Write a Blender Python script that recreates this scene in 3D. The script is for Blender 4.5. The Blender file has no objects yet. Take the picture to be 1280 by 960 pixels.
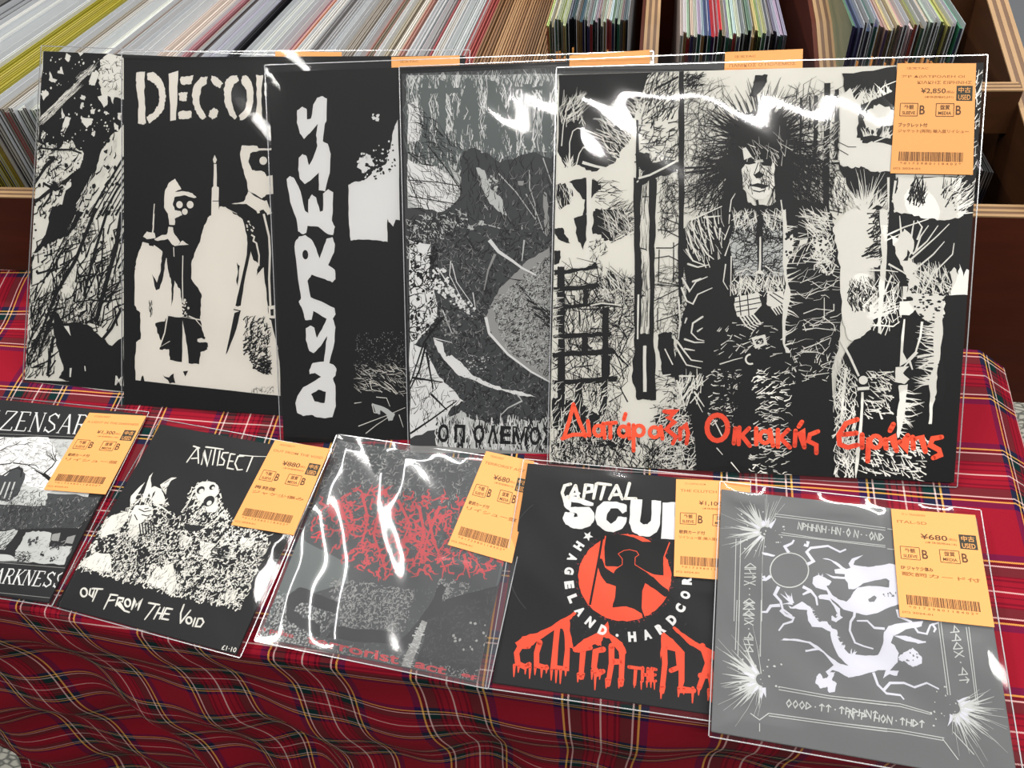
import bpy, math, random
import numpy as np
from mathutils import Matrix, Vector
from mathutils.geometry import tessellate_polygon

# ------------------------------------------------------------------ camera, world, lights, exposure
SC = bpy.context.scene
COL = SC.collection
RC = np.array([[0.985876, 0.150502, -0.073465],
               [-0.055688, 0.708295, 0.703717],
               [0.157945, -0.689686, 0.706672]])      # rows: camera right, up, back in the room's axes
FPX = 962.0
CAMZ = 1.35                                           # the lens is 1.35 m above the floor


def W(p):
    """millimetres measured from the lens -> room metres"""
    return (p[0] / 1000.0, p[1] / 1000.0, p[2] / 1000.0 + CAMZ)


cam_d = bpy.data.cameras.new('camera')
cam_d.sensor_width = 36.0
cam_d.lens = FPX / 1280 * 36.0
cam_d.clip_start = 0.02
cam = bpy.data.objects.new('camera', cam_d)
COL.objects.link(cam)
M4 = Matrix(RC.T.tolist()).to_4x4()
M4.translation = (0, 0, CAMZ)
cam.matrix_world = M4
SC.camera = cam
cam_d.dof.use_dof = False

world = bpy.data.worlds.new('shop_ambient')
SC.world = world
world.use_nodes = True
bg = world.node_tree.nodes['Background']
bg.inputs['Color'].default_value = (0.93, 0.96, 1.0, 1)
bg.inputs['Strength'].default_value = 0.14


def tube_light(name, x, y, z, length, width, power, rz=0.0):
    d = bpy.data.lights.new(name, 'AREA')
    d.shape = 'RECTANGLE'
    d.size = length
    d.size_y = width
    d.energy = power
    d.color = (1.0, 0.97, 0.93)
    o = bpy.data.objects.new(name, d)
    o.location = (x, y, CAMZ + z)
    o.rotation_euler = (0, 0, rz)
    COL.objects.link(o)
    return o


tube_light('ceiling_tube_light', 0.45, -0.50, 1.35, 1.3, 0.06, 22, 0.06)
tube_light('ceiling_tube_light', 0.1, 1.35, 1.35, 2.4, 0.07, 30, 0.0)
tube_light('ceiling_tube_light', -1.15, 0.45, 1.35, 2.2, 0.07, 17, math.pi / 2)
tube_light('ceiling_tube_light', 1.5, 0.45, 1.35, 2.2, 0.07, 15, math.pi / 2)

SC.view_settings.view_transform = 'Standard'
SC.view_settings.look = 'None'
SC.view_settings.gamma = 1.0
SC.view_settings.use_curve_mapping = False
SC.view_settings.exposure = 0.55
SC.cycles.transparent_max_bounces = 24
SC.cycles.max_bounces = 6


# ------------------------------------------------------------------ geometry of the photograph
def ray(u, v):
    return RC.T @ np.array([(u - 640) / FPX, (480 - v) / FPX, -1.0])


def hit(u, v, p0, n):
    d = ray(u, v)
    return d * ((p0 @ n) / (d @ n))


SLOPE = 0.197975
TY = np.array([0, math.cos(SLOPE), math.sin(SLOPE)])
TN = np.array([0, -math.sin(SLOPE), math.cos(SLOPE)])
TO = np.array([0, 0, -583.61])                        # the table top passes through this point


def T(x, y, z=0.0):
    """table coordinates (mm across, mm up the slope, mm off the cloth) -> mm from the lens"""
    return TO + np.array([x, 0, 0]) + TY * y + TN * z


# ------------------------------------------------------------------ materials
MATS = {}


def srgb(c):
    out = []
    for v in c:
        v = v / 255.0
        out.append(v / 12.92 if v <= 0.04045 else ((v + 0.055) / 1.055) ** 2.4)
    return (out[0], out[1], out[2], 1.0)


def mat(name, rgb=(128, 128, 128), rough=0.5, spec=0.5, metal=0.0, noise=0.0, nscale=40.0, coat=0.0, stretch=None):
    if name in MATS:
        return MATS[name]
    m = bpy.data.materials.new(name)
    m.use_nodes = True
    nt = m.node_tree
    b = nt.nodes['Principled BSDF']
    c = srgb(rgb)
    b.inputs['Base Color'].default_value = c
    b.inputs['Roughness'].default_value = rough
    b.inputs['Specular IOR Level'].default_value = spec
    b.inputs['Metallic'].default_value = metal
    b.inputs['Coat Weight'].default_value = coat
    if noise:
        tc = nt.nodes.new('ShaderNodeTexCoord')
        mp = nt.nodes.new('ShaderNodeMapping')
        if stretch:
            mp.inputs['Scale'].default_value = stretch
        nz = nt.nodes.new('ShaderNodeTexNoise')
        nz.inputs['Scale'].default_value = nscale
        nz.inputs['Detail'].default_value = 5
        mx = nt.nodes.new('ShaderNodeMix')
        mx.data_type = 'RGBA'
        mx.inputs[6].default_value = tuple(v * (1 - noise) for v in c[:3]) + (1,)
        mx.inputs[7].default_value = tuple(min(1, v * (1 + noise)) for v in c[:3]) + (1,)
        nt.links.new(tc.outputs['Object'], mp.inputs['Vector'])
        nt.links.new(mp.outputs['Vector'], nz.inputs['Vector'])
        nt.links.new(nz.outputs['Fac'], mx.inputs[0])
        nt.links.new(mx.outputs[2], b.inputs['Base Color'])
    MATS[name] = m
    return m


class NT:
    """small helper for writing node maths"""
    def __init__(s, m):
        s.t = m.node_tree

    def n(s, kind, **kw):
        x = s.t.nodes.new(kind)
        for k, v in kw.items():
            setattr(x, k, v)
        return x

    def link(s, a, b):
        s.t.links.new(a, b)

    def math(s, op, a, b=None, c=None):
        x = s.n('ShaderNodeMath', operation=op)
        for i, v in enumerate((a, b, c)):
            if v is None:
                continue
            if isinstance(v, (int, float)):
                x.inputs[i].default_value = v
            else:
                s.link(v, x.inputs[i])
        return x.outputs[0]

    def mix(s, f, a, b, blend='MIX'):
        x = s.n('ShaderNodeMix', data_type='RGBA', blend_type=blend)
        for i, v in ((0, f), (6, a), (7, b)):
            if isinstance(v, (int, float, tuple)):
                x.inputs[i].default_value = v
            else:
                s.link(v, x.inputs[i])
        return x.outputs[2]


def bw_mat(name, scale, thr, stretch=(1, 1, 1), rot=0.0, dark=(22, 22, 23), light=(205, 205, 198), detail=4.0, soft=0.02,
           kind='noise', dist=0.0):
    """two printed inks broken up by a fine grain"""
    m = bpy.data.materials.new(name)
    m.use_nodes = True
    N = NT(m)
    b = m.node_tree.nodes['Principled BSDF']
    b.inputs['Roughness'].default_value = 0.5
    b.inputs['Specular IOR Level'].default_value = 0.2
    tc = N.n('ShaderNodeTexCoord')
    mp0 = N.n('ShaderNodeMapping')
    mp0.inputs['Rotation'].default_value = (0, 0, rot)
    mp = N.n('ShaderNodeMapping')
    mp.inputs['Scale'].default_value = stretch
    N.link(tc.outputs['Object'], mp0.inputs['Vector'])
    N.link(mp0.outputs['Vector'], mp.inputs['Vector'])
    if kind == 'noise':
        nz = N.n('ShaderNodeTexNoise')
        nz.inputs['Detail'].default_value = detail
        nz.inputs['Distortion'].default_value = dist
        out = nz.outputs['Fac']
    else:
        nz = N.n('ShaderNodeTexVoronoi', feature='DISTANCE_TO_EDGE')
        out = nz.outputs['Distance']
    nz.inputs['Scale'].default_value = scale
    N.link(mp.outputs['Vector'], nz.inputs['Vector'])
    mr = N.n('ShaderNodeMapRange')
    mr.inputs['From Min'].default_value = thr - soft
    mr.inputs['From Max'].default_value = thr + soft
    N.link(out, mr.inputs['Value'])
    col = N.mix(mr.outputs['Result'], srgb(dark), srgb(light))
    N.link(col, b.inputs['Base Color'])
    return m


INKRGB = {
    'black': (15, 15, 16), 'white': (226, 224, 216), 'cool': (222, 222, 221), 'red': (240, 84, 54), 'orange': (226, 158, 88),
    'grey': (112, 114, 115), 'lav': (206, 206, 216), 'maroon': (192, 60, 66), 'dkgrey': (62, 64, 66), 'mid': (150, 150, 148),
    'tagink': (78, 50, 30), 'tagblack': (52, 50, 40), 'cream': (228, 223, 213), 'slate': (98, 105, 104), 'pale': (190, 192, 190),
    'brown': (84, 60, 42), 'coal': (30, 30, 32), 'tagsoft': (150, 98, 52),
}


def ink(c):
    if c in INKS:
        return INKS[c]
    INKS[c] = mat('ink_' + c, INKRGB[c], rough=0.55, spec=0.25)
    return INKS[c]


INKS = {}


def plastic_mat(name, base=0.03, gain=1.5, rough=0.05, bump=0.25, bscale=9.0, haze=0.03):
    m = bpy.data.materials.new(name)
    m.use_nodes = True
    N = NT(m)
    nt = m.node_tree
    nt.nodes.remove(nt.nodes['Principled BSDF'])
    out = nt.nodes['Material Output']
    tr = N.n('ShaderNodeBsdfTransparent')
    gl = N.n('ShaderNodeBsdfGlossy')
    gl.inputs['Roughness'].default_value = rough
    df = N.n('ShaderNodeBsdfDiffuse')
    df.inputs['Color'].default_value = (0.8, 0.82, 0.85, 1)
    fr = N.n('ShaderNodeFresnel')
    fr.inputs['IOR'].default_value = 1.5
    tc = N.n('ShaderNodeTexCoord')
    nz = N.n('ShaderNodeTexNoise')
    nz.inputs['Scale'].default_value = bscale
    nz.inputs['Detail'].default_value = 2.0
    nz.inputs['Distortion'].default_value = 0.6
    N.link(tc.outputs['Object'], nz.inputs['Vector'])
    bp = N.n('ShaderNodeBump')
    bp.inputs['Strength'].default_value = bump
    bp.inputs['Distance'].default_value = 0.004
    N.link(nz.outputs['Fac'], bp.inputs['Height'])
    N.link(bp.outputs['Normal'], gl.inputs['Normal'])
    N.link(bp.outputs['Normal'], fr.inputs['Normal'])
    f = N.math('MULTIPLY_ADD', fr.outputs['Fac'], gain, base)
    f = N.math('MINIMUM', f, 0.95)
    m1 = N.n('ShaderNodeMixShader')
    m1.inputs[0].default_value = haze
    N.link(tr.outputs[0], m1.inputs[1])
    N.link(df.outputs[0], m1.inputs[2])
    m2 = N.n('ShaderNodeMixShader')
    N.link(f, m2.inputs[0])
    N.link(m1.outputs[0], m2.inputs[1])
    N.link(gl.outputs[0], m2.inputs[2])
    N.link(m2.outputs[0], out.inputs['Surface'])
    return m


# ------------------------------------------------------------------ mesh helpers
def new_obj(name, verts, faces, mats, parent=None, fmat=None, smooth=False, uv=None):
    me = bpy.data.meshes.new(name)
    me.from_pydata([tuple(v) for v in verts], [], faces)
    for m in (mats if isinstance(mats, (list, tuple)) else [mats]):
        me.materials.append(m)
    if fmat is not None:
        me.polygons.foreach_set('material_index', fmat)
    if smooth:
        me.polygons.foreach_set('use_smooth', [True] * len(me.polygons))
    if uv is not None:
        l = me.uv_layers.new(name='UVMap')
        idx = np.zeros(len(me.loops), dtype=np.int32)
        me.loops.foreach_get('vertex_index', idx)
        l.data.foreach_set('uv', np.asarray(uv, dtype=np.float32)[idx].ravel())
    me.update()
    o = bpy.data.objects.new(name, me)
    COL.objects.link(o)
    if parent is not None:
        o.parent = parent
    return o


def tag(o, label=None, cat=None, group=None, kind=None):
    if label:
        o['label'] = label
    if cat:
        o['category'] = cat
    if group:
        o['group'] = group
    if kind:
        o['kind'] = kind
    return o


BOXF = [(0, 3, 2, 1), (4, 5, 6, 7), (0, 1, 5, 4), (1, 2, 6, 5), (2, 3, 7, 6), (3, 0, 4, 7)]


def box_vf(x0, x1, y0, y1, z0, z1):
    return ([(x0, y0, z0), (x1, y0, z0), (x1, y1, z0), (x0, y1, z0), (x0, y0, z1), (x1, y0, z1), (x1, y1, z1), (x0, y1, z1)], BOXF)


def bevel(o, w, seg=2):
    md = o.modifiers.new('soft_edges', 'BEVEL')
    md.width = w
    md.segments = seg
    md.limit_method = 'ANGLE'
    return o


def frame_matrix(c0, ex, ey):
    ex = np.array(ex) / np.linalg.norm(ex)
    ey = np.array(ey) - ex * (np.array(ey) @ ex)
    ey /= np.linalg.norm(ey)
    n = np.cross(ex, ey)
    m = Matrix([[ex[0], ey[0], n[0]], [ex[1], ey[1], n[1]], [ex[2], ey[2], n[2]]]).to_4x4()
    m.translation = W(c0)
    return m, ex, ey, n
# ------------------------------------------------------------------ floor
def floor_mat():
    m = bpy.data.materials.new('grey_floor_covering')
    m.use_nodes = True
    N = NT(m)
    b = m.node_tree.nodes['Principled BSDF']
    b.inputs['Roughness'].default_value = 0.6
    tc = N.n('ShaderNodeTexCoord')
    mp = N.n('ShaderNodeMapping')
    mp.inputs['Scale'].default_value = (1, 2.2, 1)
    mp.inputs['Rotation'].default_value = (0, 0, 0.6)
    v = N.n('ShaderNodeTexVoronoi', feature='DISTANCE_TO_EDGE')
    v.inputs['Scale'].default_value = 42
    N.link(tc.outputs['Object'], mp.inputs['Vector'])
    N.link(mp.outputs['Vector'], v.inputs['Vector'])
    mr = N.n('ShaderNodeMapRange')
    mr.inputs['From Min'].default_value = 0.03
    mr.inputs['From Max'].default_value = 0.16
    N.link(v.outputs['Distance'], mr.inputs['Value'])
    N.link(N.mix(mr.outputs['Result'], srgb((92, 92, 86)), srgb((172, 170, 158))), b.inputs['Base Color'])
    return m


floor = new_obj('floor', [(-2.5, -2.2, 0), (2.5, -2.2, 0), (2.5, 3.2, 0), (-2.5, 3.2, 0)], [(0, 1, 2, 3)], floor_mat())
tag(floor, kind='structure')

# ------------------------------------------------------------------ display table under the cloth
wood_dark = mat('stained_table_wood', (84, 44, 24), rough=0.5, noise=0.3, nscale=9, stretch=(1, 8, 8))
CX0, CX1, CY0, CY1 = -690.0, 290.0, 224.0, 548.0
table = bpy.data.objects.new('display_table', None)
COL.objects.link(table)
table.location = ((CX0 + CX1) / 2000, 0.38, 0)
tag(table, 'low sloping display table hidden under the red tartan cloth', 'table')


def CYF(a):
    """where the cloth turns over the front edge of the table"""
    return float(np.interp(a, [-700, -500, -290, -90, 60, 290], [257, 251, 236, 233, 229, 223]))


def local(o, pts):
    return [(p[0] - o.location[0], p[1] - o.location[1], p[2] - o.location[2]) for p in pts]


pts = []
for z in (-24.0, -6.5):
    for x, y in ((CX0, CYF(CX0) + 2), (CX1, CYF(CX1) + 8), (CX1, CY1), (CX0, CY1)):
        pts.append(W(T(x, y, z)))
new_obj('table_top', local(table, pts), BOXF, wood_dark, table)
for lx in (CX0 + 120, CX1 - 70):
    for ly in (CY0 + 110, CY1 - 60):
        p = W(T(lx, ly, -24))
        v, f = box_vf(p[0], p[0] + .04, p[1], p[1] + .04, 0, p[2] + 0.002)
        new_obj('leg', local(table, v), f, wood_dark, table)


# ------------------------------------------------------------------ tartan cloth
def tartan_mat():
    m = bpy.data.materials.new('royal_tartan')
    m.use_nodes = True
    N = NT(m)
    b = m.node_tree.nodes['Principled BSDF']
    b.inputs['Roughness'].default_value = 0.85
    b.inputs['Specular IOR Level'].default_value = 0.05
    b.inputs['Sheen Weight'].default_value = 0.0
    b.inputs['Sheen Roughness'].default_value = 0.5
    uvn = N.n('ShaderNodeTexCoord')
    sp = N.n('ShaderNodeSeparateXYZ')
    N.link(uvn.outputs['UV'], sp.inputs[0])
    RED, DRK, BLK, NAV, GRN, WHT, YEL = ((136, 22, 38), (64, 10, 26), (18, 14, 22), (40, 22, 66), (14, 42, 40), (232, 200, 194), (236, 178, 84))
    prof = [(0, WHT), (0.55, RED), (4.2, DRK), (5.4, RED), (9.2, DRK), (11.2, RED), (12.6, DRK), (14, GRN), (22.0, WHT), (23.4, BLK), (26.2, YEL),
            (27.6, NAV), (33.5, RED)]

    def axis(sock, s0, period):
        x = N.math('SUBTRACT', sock, s0 - period / 2)
        x = N.math('FLOORED_MODULO', x, period)
        x = N.math('SUBTRACT', x, period / 2)
        x = N.math('ABSOLUTE', x)
        x = N.math('MULTIPLY', x, 111.2 / period / 55.6)
        r = N.n('ShaderNodeValToRGB')
        r.color_ramp.interpolation = 'CONSTANT'
        e = r.color_ramp.elements
        while len(e) < len(prof):
            e.new(0.5)
        for i, (p, c) in enumerate(prof):
            e[i].position = p / 55.6
        for i, (p, c) in enumerate(prof):
            e[i].color = srgb(c)
        N.link(x, r.inputs[0])
        return r.outputs[0]

    a = axis(sp.outputs[0], 211.0, 111.2)
    c = axis(sp.outputs[1], 427.5, 94.2)
    d = N.math('ADD', sp.outputs[0], sp.outputs[1])
    d = N.math('MULTIPLY', d, 2 * math.pi / 1.5)
    d = N.math('SINE', d)
    d = N.math('MULTIPLY_ADD', d, 0.22, 0.5)
    col = N.mix(d, a, c)
    N.link(col, b.inputs['Base Color'])
    nz = N.n('ShaderNodeTexNoise')
    nz.inputs['Scale'].default_value = 0.9
    nz.inputs['Detail'].default_value = 2
    N.link(uvn.outputs['UV'], nz.inputs['Vector'])
    bp = N.n('ShaderNodeBump')
    bp.inputs['Strength'].default_value = 0.25
    bp.inputs['Distance'].default_value = 0.0004
    N.link(nz.outputs['Fac'], bp.inputs['Height'])
    N.link(bp.outputs['Normal'], b.inputs['Normal'])
    return m


def cloth():
    A = np.concatenate([np.linspace(-694, 290, 150), np.linspace(296, 520, 26)])
    B = np.concatenate([np.linspace(-470, 212, 86), np.linspace(215, 262, 20), np.linspace(266, 552, 48)])
    R = 6.0
    verts, uvs = [], []
    for b_ in B:
        for a in A:
            b = b_ if b_ < 500 else 500 + (b_ - 500) / 52.0 * float(np.interp(a, [-690, -300, 290], [97, 80, 48]))
            # across: over the right edge of the table the cloth slides outward, then hangs
            xa, za = a, 0.0
            if a > CX1:
                d = a - CX1
                f = min(d, 34.0)
                xa = CX1 + f * 0.80 + max(0, d - 34) * 0.40
                za = -f * 0.58 - max(0, d - 34) * 0.92
            wob = 1.4 * math.sin(a * .021 + b * .013) + 1.0 * math.sin(a * .05 - b * .035 + 1.0) + .6 * math.sin(a * .11 + b * .09)
            if b >= CYF(a):
                p = T(xa, b, 0)
                left = max(0.0, min(1.0, (-560 - a) / 90.0))
                near = max(0.0, min(1.0, (b - 405) / 30.0)) * (1 if a > -600 else .5)
                p = p + np.array([0, 0, za])
                p[2] += min(0.0, (wob - 2.6) * 0.35) - 0.2
                if left and b > 300:
                    p[2] += left * 3.0 * math.sin(b * .045 + a * .02)
                    p[0] += left * 3.0 * math.sin(b * .05 + 1.0)
            else:
                d = CYF(a) - b
                # quarter round over the front edge, then straight down in soft folds
                base = T(xa, CYF(a), 0)
                if d < R * 1.4:
                    t = d / (R * 1.4) * (math.pi / 2)
                    p = base + np.array([0, -R * math.sin(t), -R * (1 - math.cos(t)) + za - 0.5])
                else:
                    e = d - R * 1.4
                    k = min(1.0, e / 260.0)
                    fold = (9 * math.sin(a * .031 + 1.1 + .004 * e) + 6 * math.sin(a * .063 + .3 - .006 * e)) * k
                    fold += 5 * math.sin(e * .035 + a * .012) * min(1, e / 60.0)
                    sag = 9 * math.sin(a * .0135 + .8) * k + 4 * math.sin(a * .04 - e * .02) * k
                    base = base + np.array([-.27 * e * max(0.0, min(1.0, (-480 - a) / 200.0)), 0, 0])
                    p = base + np.array([4 * math.sin(e * .03 + a * .02) * k, -R - fold + e * .05, -R - e + za - 0.5 + sag])
            verts.append(W(p))
            uvs.append((a, b))
    nA, nB = len(A), len(B)
    faces = []
    for j in range(nB - 1):
        for i in range(nA - 1):
            k = j * nA + i
            faces.append((k, k + 1, k + nA + 1, k + nA))
    o = new_obj('tartan_tablecloth', verts, faces, tartan_mat(), smooth=True, uv=uvs)
    md = o.modifiers.new('cloth_thickness', 'SOLIDIFY')
    md.thickness = 0.0012
    md.offset = -1
    return tag(o, 'red tartan cloth with yellow, white and green lines draped over the table and its front', 'tablecloth')


cloth()

# ------------------------------------------------------------------ plywood record bin
ply_face = mat('red_brown_stained_ply', (74, 29, 12), rough=0.6, spec=0.2, noise=0.45, nscale=7, stretch=(1.5, 1.5, 9))
ply_dark = mat('dark_brown_stained_ply', (66, 38, 18), rough=0.6, spec=0.2, noise=0.4, nscale=8, stretch=(1.5, 1.5, 9))
ply_light = mat('raw_ply_layer', (156, 124, 86), rough=0.6, noise=0.12, nscale=30)
ply_line = mat('dark_ply_layer', (98, 70, 46), rough=0.6, noise=0.2, nscale=30)
BINX0, BINX1 = -930.0, 310.0
bin_o = bpy.data.objects.new('record_bin', None)
COL.objects.link(bin_o)
bin_o.location = (-0.31, 0.80, 0)
tag(bin_o, 'stained plywood record bin standing behind the tartan table', 'record bin')


def part_box(name, parent, x0, x1, y0, y1, z0, z1, m):
    a = W((x0, y0, z0))
    b = W((x1, y1, z1))
    v, f = box_vf(a[0], b[0], a[1], b[1], a[2], b[2])
    return new_obj(name, local(parent, v), f, m, parent)


def ply_edge(parent_obj, corners_a, corners_b, thick_dir, th, n=5, up=(0, 0, 1), h=1.0):
    """layered raw edge along a panel: n strips side by side from a to b"""
    verts, faces, fm = [], [], []
    a, b = np.array(corners_a, float), np.array(corners_b, float)
    td = np.array(thick_dir, float) / np.linalg.norm(thick_dir)
    up = np.array(up, float)
    for i in range(n):
        o0, o1 = td * th * i / n, td * th * (i + 1) / n
        hh = h + (0.25 if i % 2 == 0 else 0.0)
        k = len(verts)
        for p in (a + o0, b + o0, b + o1, a + o1):
            verts.append(W(p))
        for p in (a + o0, b + o0, b + o1, a + o1):
            verts.append(W(p + up * hh))
        faces += [tuple(k + q for q in f) for f in BOXF]
        fm += [i % 2] * 6
    return new_obj('layered_edge', local(bin_o, verts), faces, [ply_light, ply_line], parent_obj, fmat=fm)


FLZ = -CAMZ * 1000
LIPZ = -377.0
fp = part_box('front_panel', bin_o, BINX0, BINX1, 590, 608, FLZ, LIPZ - 1, ply_face)
part_box('front_rail_board', bin_o, BINX1, 560, 590, 608, -590, LIPZ - 1, ply_face)
ply_edge(fp, (BINX0, 590, LIPZ - 1), (560, 590, LIPZ - 1), (0, 1, 0), 18)
part_box('back_panel', bin_o, BINX0, BINX1 + 18, 1040, 1056, FLZ, -250, ply_face)
part_box('bin_floor', bin_o, BINX0, BINX1, 608, 1040, -690, -672, ply_face)
# end panel with a sloping raw top edge


def slab(name, x0, x1, yz, m, edge=True, parent=bin_o):
    """panel in the depth direction, outline yz = [(y, z)...] with the sloping top as the last-but-one pair"""
    verts = [W((x0, y, z)) for y, z in yz] + [W((x1, y, z)) for y, z in yz]
    n = len(yz)
    faces = [tuple(range(n)), tuple(range(2 * n - 1, n - 1, -1))] + [(i, n + i, n + (i + 1) % n, (i + 1) % n) for i in range(n)]
    return new_obj(name, local(bin_o, verts), faces, m, parent)


ep = slab('end_panel', BINX1, BINX1 + 18, [(608.5, FLZ), (1056, FLZ), (1056, -246), (860, -288), (608.5, -350)], ply_dark)
for (ya, za), (yb, zb) in (((608, -350), (860, -288)), ((860, -288), (1056, -246))):
    ply_edge(ep, (BINX1, ya, za), (BINX1, yb, zb), (1, 0, 0), 18, up=(0, -.2, 1))
rail = part_box('cross_rail', bin_o, 268, BINX1, 690, 706, -356, -318, ply_dark)
ply_edge(rail, (268, 690, -318), (BINX1, 690, -318), (0, 1, 0), 16)
rail = part_box('cross_rail', bin_o, 276, BINX1, 862, 878, -345, -300, ply_dark)
ply_edge(rail, (276, 862, -300), (BINX1, 862, -300), (0, 1, 0), 16)
for dx, w_ in ((-14, 18), (146, 19)):
    dv = slab('divider_panel', dx, dx + w_, [(612, -670), (1040, -670), (1040, -262), (790, -296), (612, -352)], ply_face)
    ply_edge(dv, (dx + w_ * .2, 612, -352), (dx + w_ * .2, 790, -296), (1, 0, 0), w_ * .8)
    ply_edge(dv, (dx + w_ * .2, 790, -296), (dx + w_ * .2, 1040, -262), (1, 0, 0), w_ * .8)


# ------------------------------------------------------------------ records filed in the bin
def filed_mats():
    m = bpy.data.materials.new('filed_sleeve_card')
    m.use_nodes = True
    N = NT(m)
    b = m.node_tree.nodes['Principled BSDF']
    b.inputs['Roughness'].default_value = 0.35
    b.inputs['Coat Weight'].default_value = 0.6
    b.inputs['Coat Roughness'].default_value = 0.15
    oi = N.n('ShaderNodeObjectInfo')
    tc = N.n('ShaderNodeTexCoord')
    nz = N.n('ShaderNodeTexNoise')
    nz.inputs['Scale'].default_value = 14
    nz.inputs['Detail'].default_value = 4
    add = N.n('ShaderNodeVectorMath', operation='ADD')
    N.link(tc.outputs['Object'], add.inputs[0])
    N.link(oi.outputs['Random'], add.inputs[1])
    N.link(add.outputs[0], nz.inputs['Vector'])
    f = N.math('MULTIPLY_ADD', nz.outputs['Fac'], 0.9, 0.55)
    N.link(N.mix(1.0, oi.outputs['Color'], f, 'MULTIPLY'), b.inputs['Base Color'])
    s = bpy.data.materials.new('filed_sleeve_front')
    s.use_nodes = True
    N = NT(s)
    b = s.node_tree.nodes['Principled BSDF']
    b.inputs['Roughness'].default_value = 0.3
    oi = N.n('ShaderNodeObjectInfo')
    r = N.n('ShaderNodeValToRGB')
    r.color_ramp.interpolation = 'CONSTANT'
    cols = [(12, 12, 14), (60, 58, 60), (14, 14, 18), (20, 60, 46), (16, 16, 18), (110, 24, 30), (130, 128, 122), (20, 20, 26), (30, 26, 60), (14, 14, 14), (96, 72, 40)]
    e = r.color_ramp.elements
    while len(e) < len(cols):
        e.new(.5)
    for i in range(len(cols)):
        e[i].position = i / len(cols)
    for i, c in enumerate(cols):
        e[i].color = srgb(c)
    N.link(oi.outputs['Random'], r.inputs[0])
    N.link(r.outputs[0], b.inputs['Base Color'])
    return m, s


card_m, front_m = filed_mats()
film_m = mat('sleeve_film_rim', (190, 194, 198), rough=0.18, spec=0.8, coat=0.5)


def filed_mesh(var, rnd):
    """one filed record: two boards, the inner between them, clear film standing proud; 1 unit = 1 mm thick, 312 mm square"""
    verts, faces, fm = [], [], []

    def add(x0, x1, y0, y1, z0, z1, mi, topdip=0.0, front=1):
        k = len(verts)
        v, f = box_vf(x0, x1, y0, y1, z0, z1)
        v = [list(q) for q in v]
        verts.extend(v)
        faces.extend([tuple(k + q for q in ff) for ff in f])
        fm.extend([mi, mi, front if mi == 0 else mi, mi, mi, mi])
    add(0.0, 0.30, 0, 312, -312, 0, 0)
    add(0.30, 0.52, 6, 312, -312, -3 - rnd.random() * 2, 0)
    add(0.52, 0.80, 0.5, 312, -312, -0.6, 0)
    if var in (0, 3):
        add(0.84, 0.95, -2, 314, -312, 3.0 + rnd.random() * 3, 2)
    me = bpy.data.meshes.new('filed_record')
    me.from_pydata(verts, [], faces)
    for m in (card_m, front_m, film_m):
        me.materials.append(m)
    me.polygons.foreach_set('material_index', fm)
    me.update()
    return me


rnd = random.Random(4)
FMESH = [filed_mesh(i, rnd) for i in range(4)]
tag_orange = mat('orange_price_paper', (226, 156, 84), rough=0.6)
v_, f_ = box_vf(0.1, 0.75, -4.5, -0.6, -98, -34)
TAGME = bpy.data.meshes.new('price_tag')
TAGME.from_pydata(v_, [], f_)
TAGME.materials.append(tag_orange)


def filed(x, yf, zt, th, rgb, label, group, lean=0.0, yaw=0.0, withtag=False, var=None):
    o = bpy.data.objects.new('filed_record', FMESH[rnd.randrange(4) if var is None else var])
    COL.objects.link(o)
    o.matrix_world = Matrix.Translation(W((x, yf, zt))) @ Matrix.Rotation(yaw, 4, 'Z') @ Matrix.Rotation(lean, 4, 'Y') @ Matrix.Diagonal((th * .001, .001, .001, 1))
    o.color = srgb(rgb)
    tag(o, label, 'record', group)
    if withtag:
        t = bpy.data.objects.new('price_tag', TAGME)
        COL.objects.link(t)
        t.parent = o
        t.location = (0, 0, rnd.uniform(-4, 8))
    return o


# colours of the long left row, keyed by their place along it: (pixel at height 30 px, palette, word, group)
LEFT = [(-60, [(60, 60, 62), (120, 120, 118)], 'dark grey', 1), (8, [(206, 208, 202), (196, 198, 196), (214, 214, 210), (188, 190, 186)], 'pale grey', 2),
        (74, [(158, 148, 50), (146, 138, 40), (164, 152, 66)], 'olive yellow', 3), (118, [(150, 142, 128), (128, 122, 116), (180, 178, 170)], 'brownish grey', 4),
        (150, [(214, 216, 208), (200, 204, 198), (190, 188, 184)], 'white', 5), (184, [(140, 128, 120), (160, 152, 146), (120, 112, 106)], 'taupe', 6),
        (212, [(206, 198, 190), (180, 176, 172), (196, 180, 170)], 'pinkish grey', 7), (262, [(110, 60, 66), (170, 120, 126), (60, 50, 50), (150, 144, 136)], 'dark red and grey', 8),
        (302, [(150, 150, 166), (160, 158, 170)], 'lavender grey', 9), (324, [(26, 26, 30), (20, 20, 24)], 'black', 10),
        (342, [(190, 192, 188), (150, 152, 150), (120, 122, 120)], 'light grey', 11), (376, [(176, 126, 104), (160, 116, 120), (200, 190, 184)], 'orange-pink', 12),
        (402, [(200, 198, 194), (150, 150, 152), (120, 118, 118)], 'mixed grey', 13), (446, [(140, 132, 122), (152, 146, 138), (126, 116, 108)], 'grey-brown', 14),
        (478, [(160, 112, 100), (170, 160, 140), (210, 206, 198), (110, 100, 84)], 'speckled buff', 15), (528, [(150, 146, 146), (70, 66, 66), (176, 174, 172)], 'grey and black', 16),
        (556, [(180, 176, 170), (150, 70, 74), (190, 190, 188)], 'grey with dark red', 17), (580, [(190, 194, 192), (176, 180, 180)], 'silver', 18),
        (596, [(140, 52, 52), (150, 70, 66)], 'dull red', 19), (612, [(150, 114, 80), (134, 98, 66), (160, 124, 88), (118, 86, 58)], 'brown kraft', 20), (700, None, '', 0)]


def x_at(px, py, z):
    return hit(px, py, np.array([0, 0, float(z)]), np.array([0, 0, 1.0]))[0]


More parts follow.
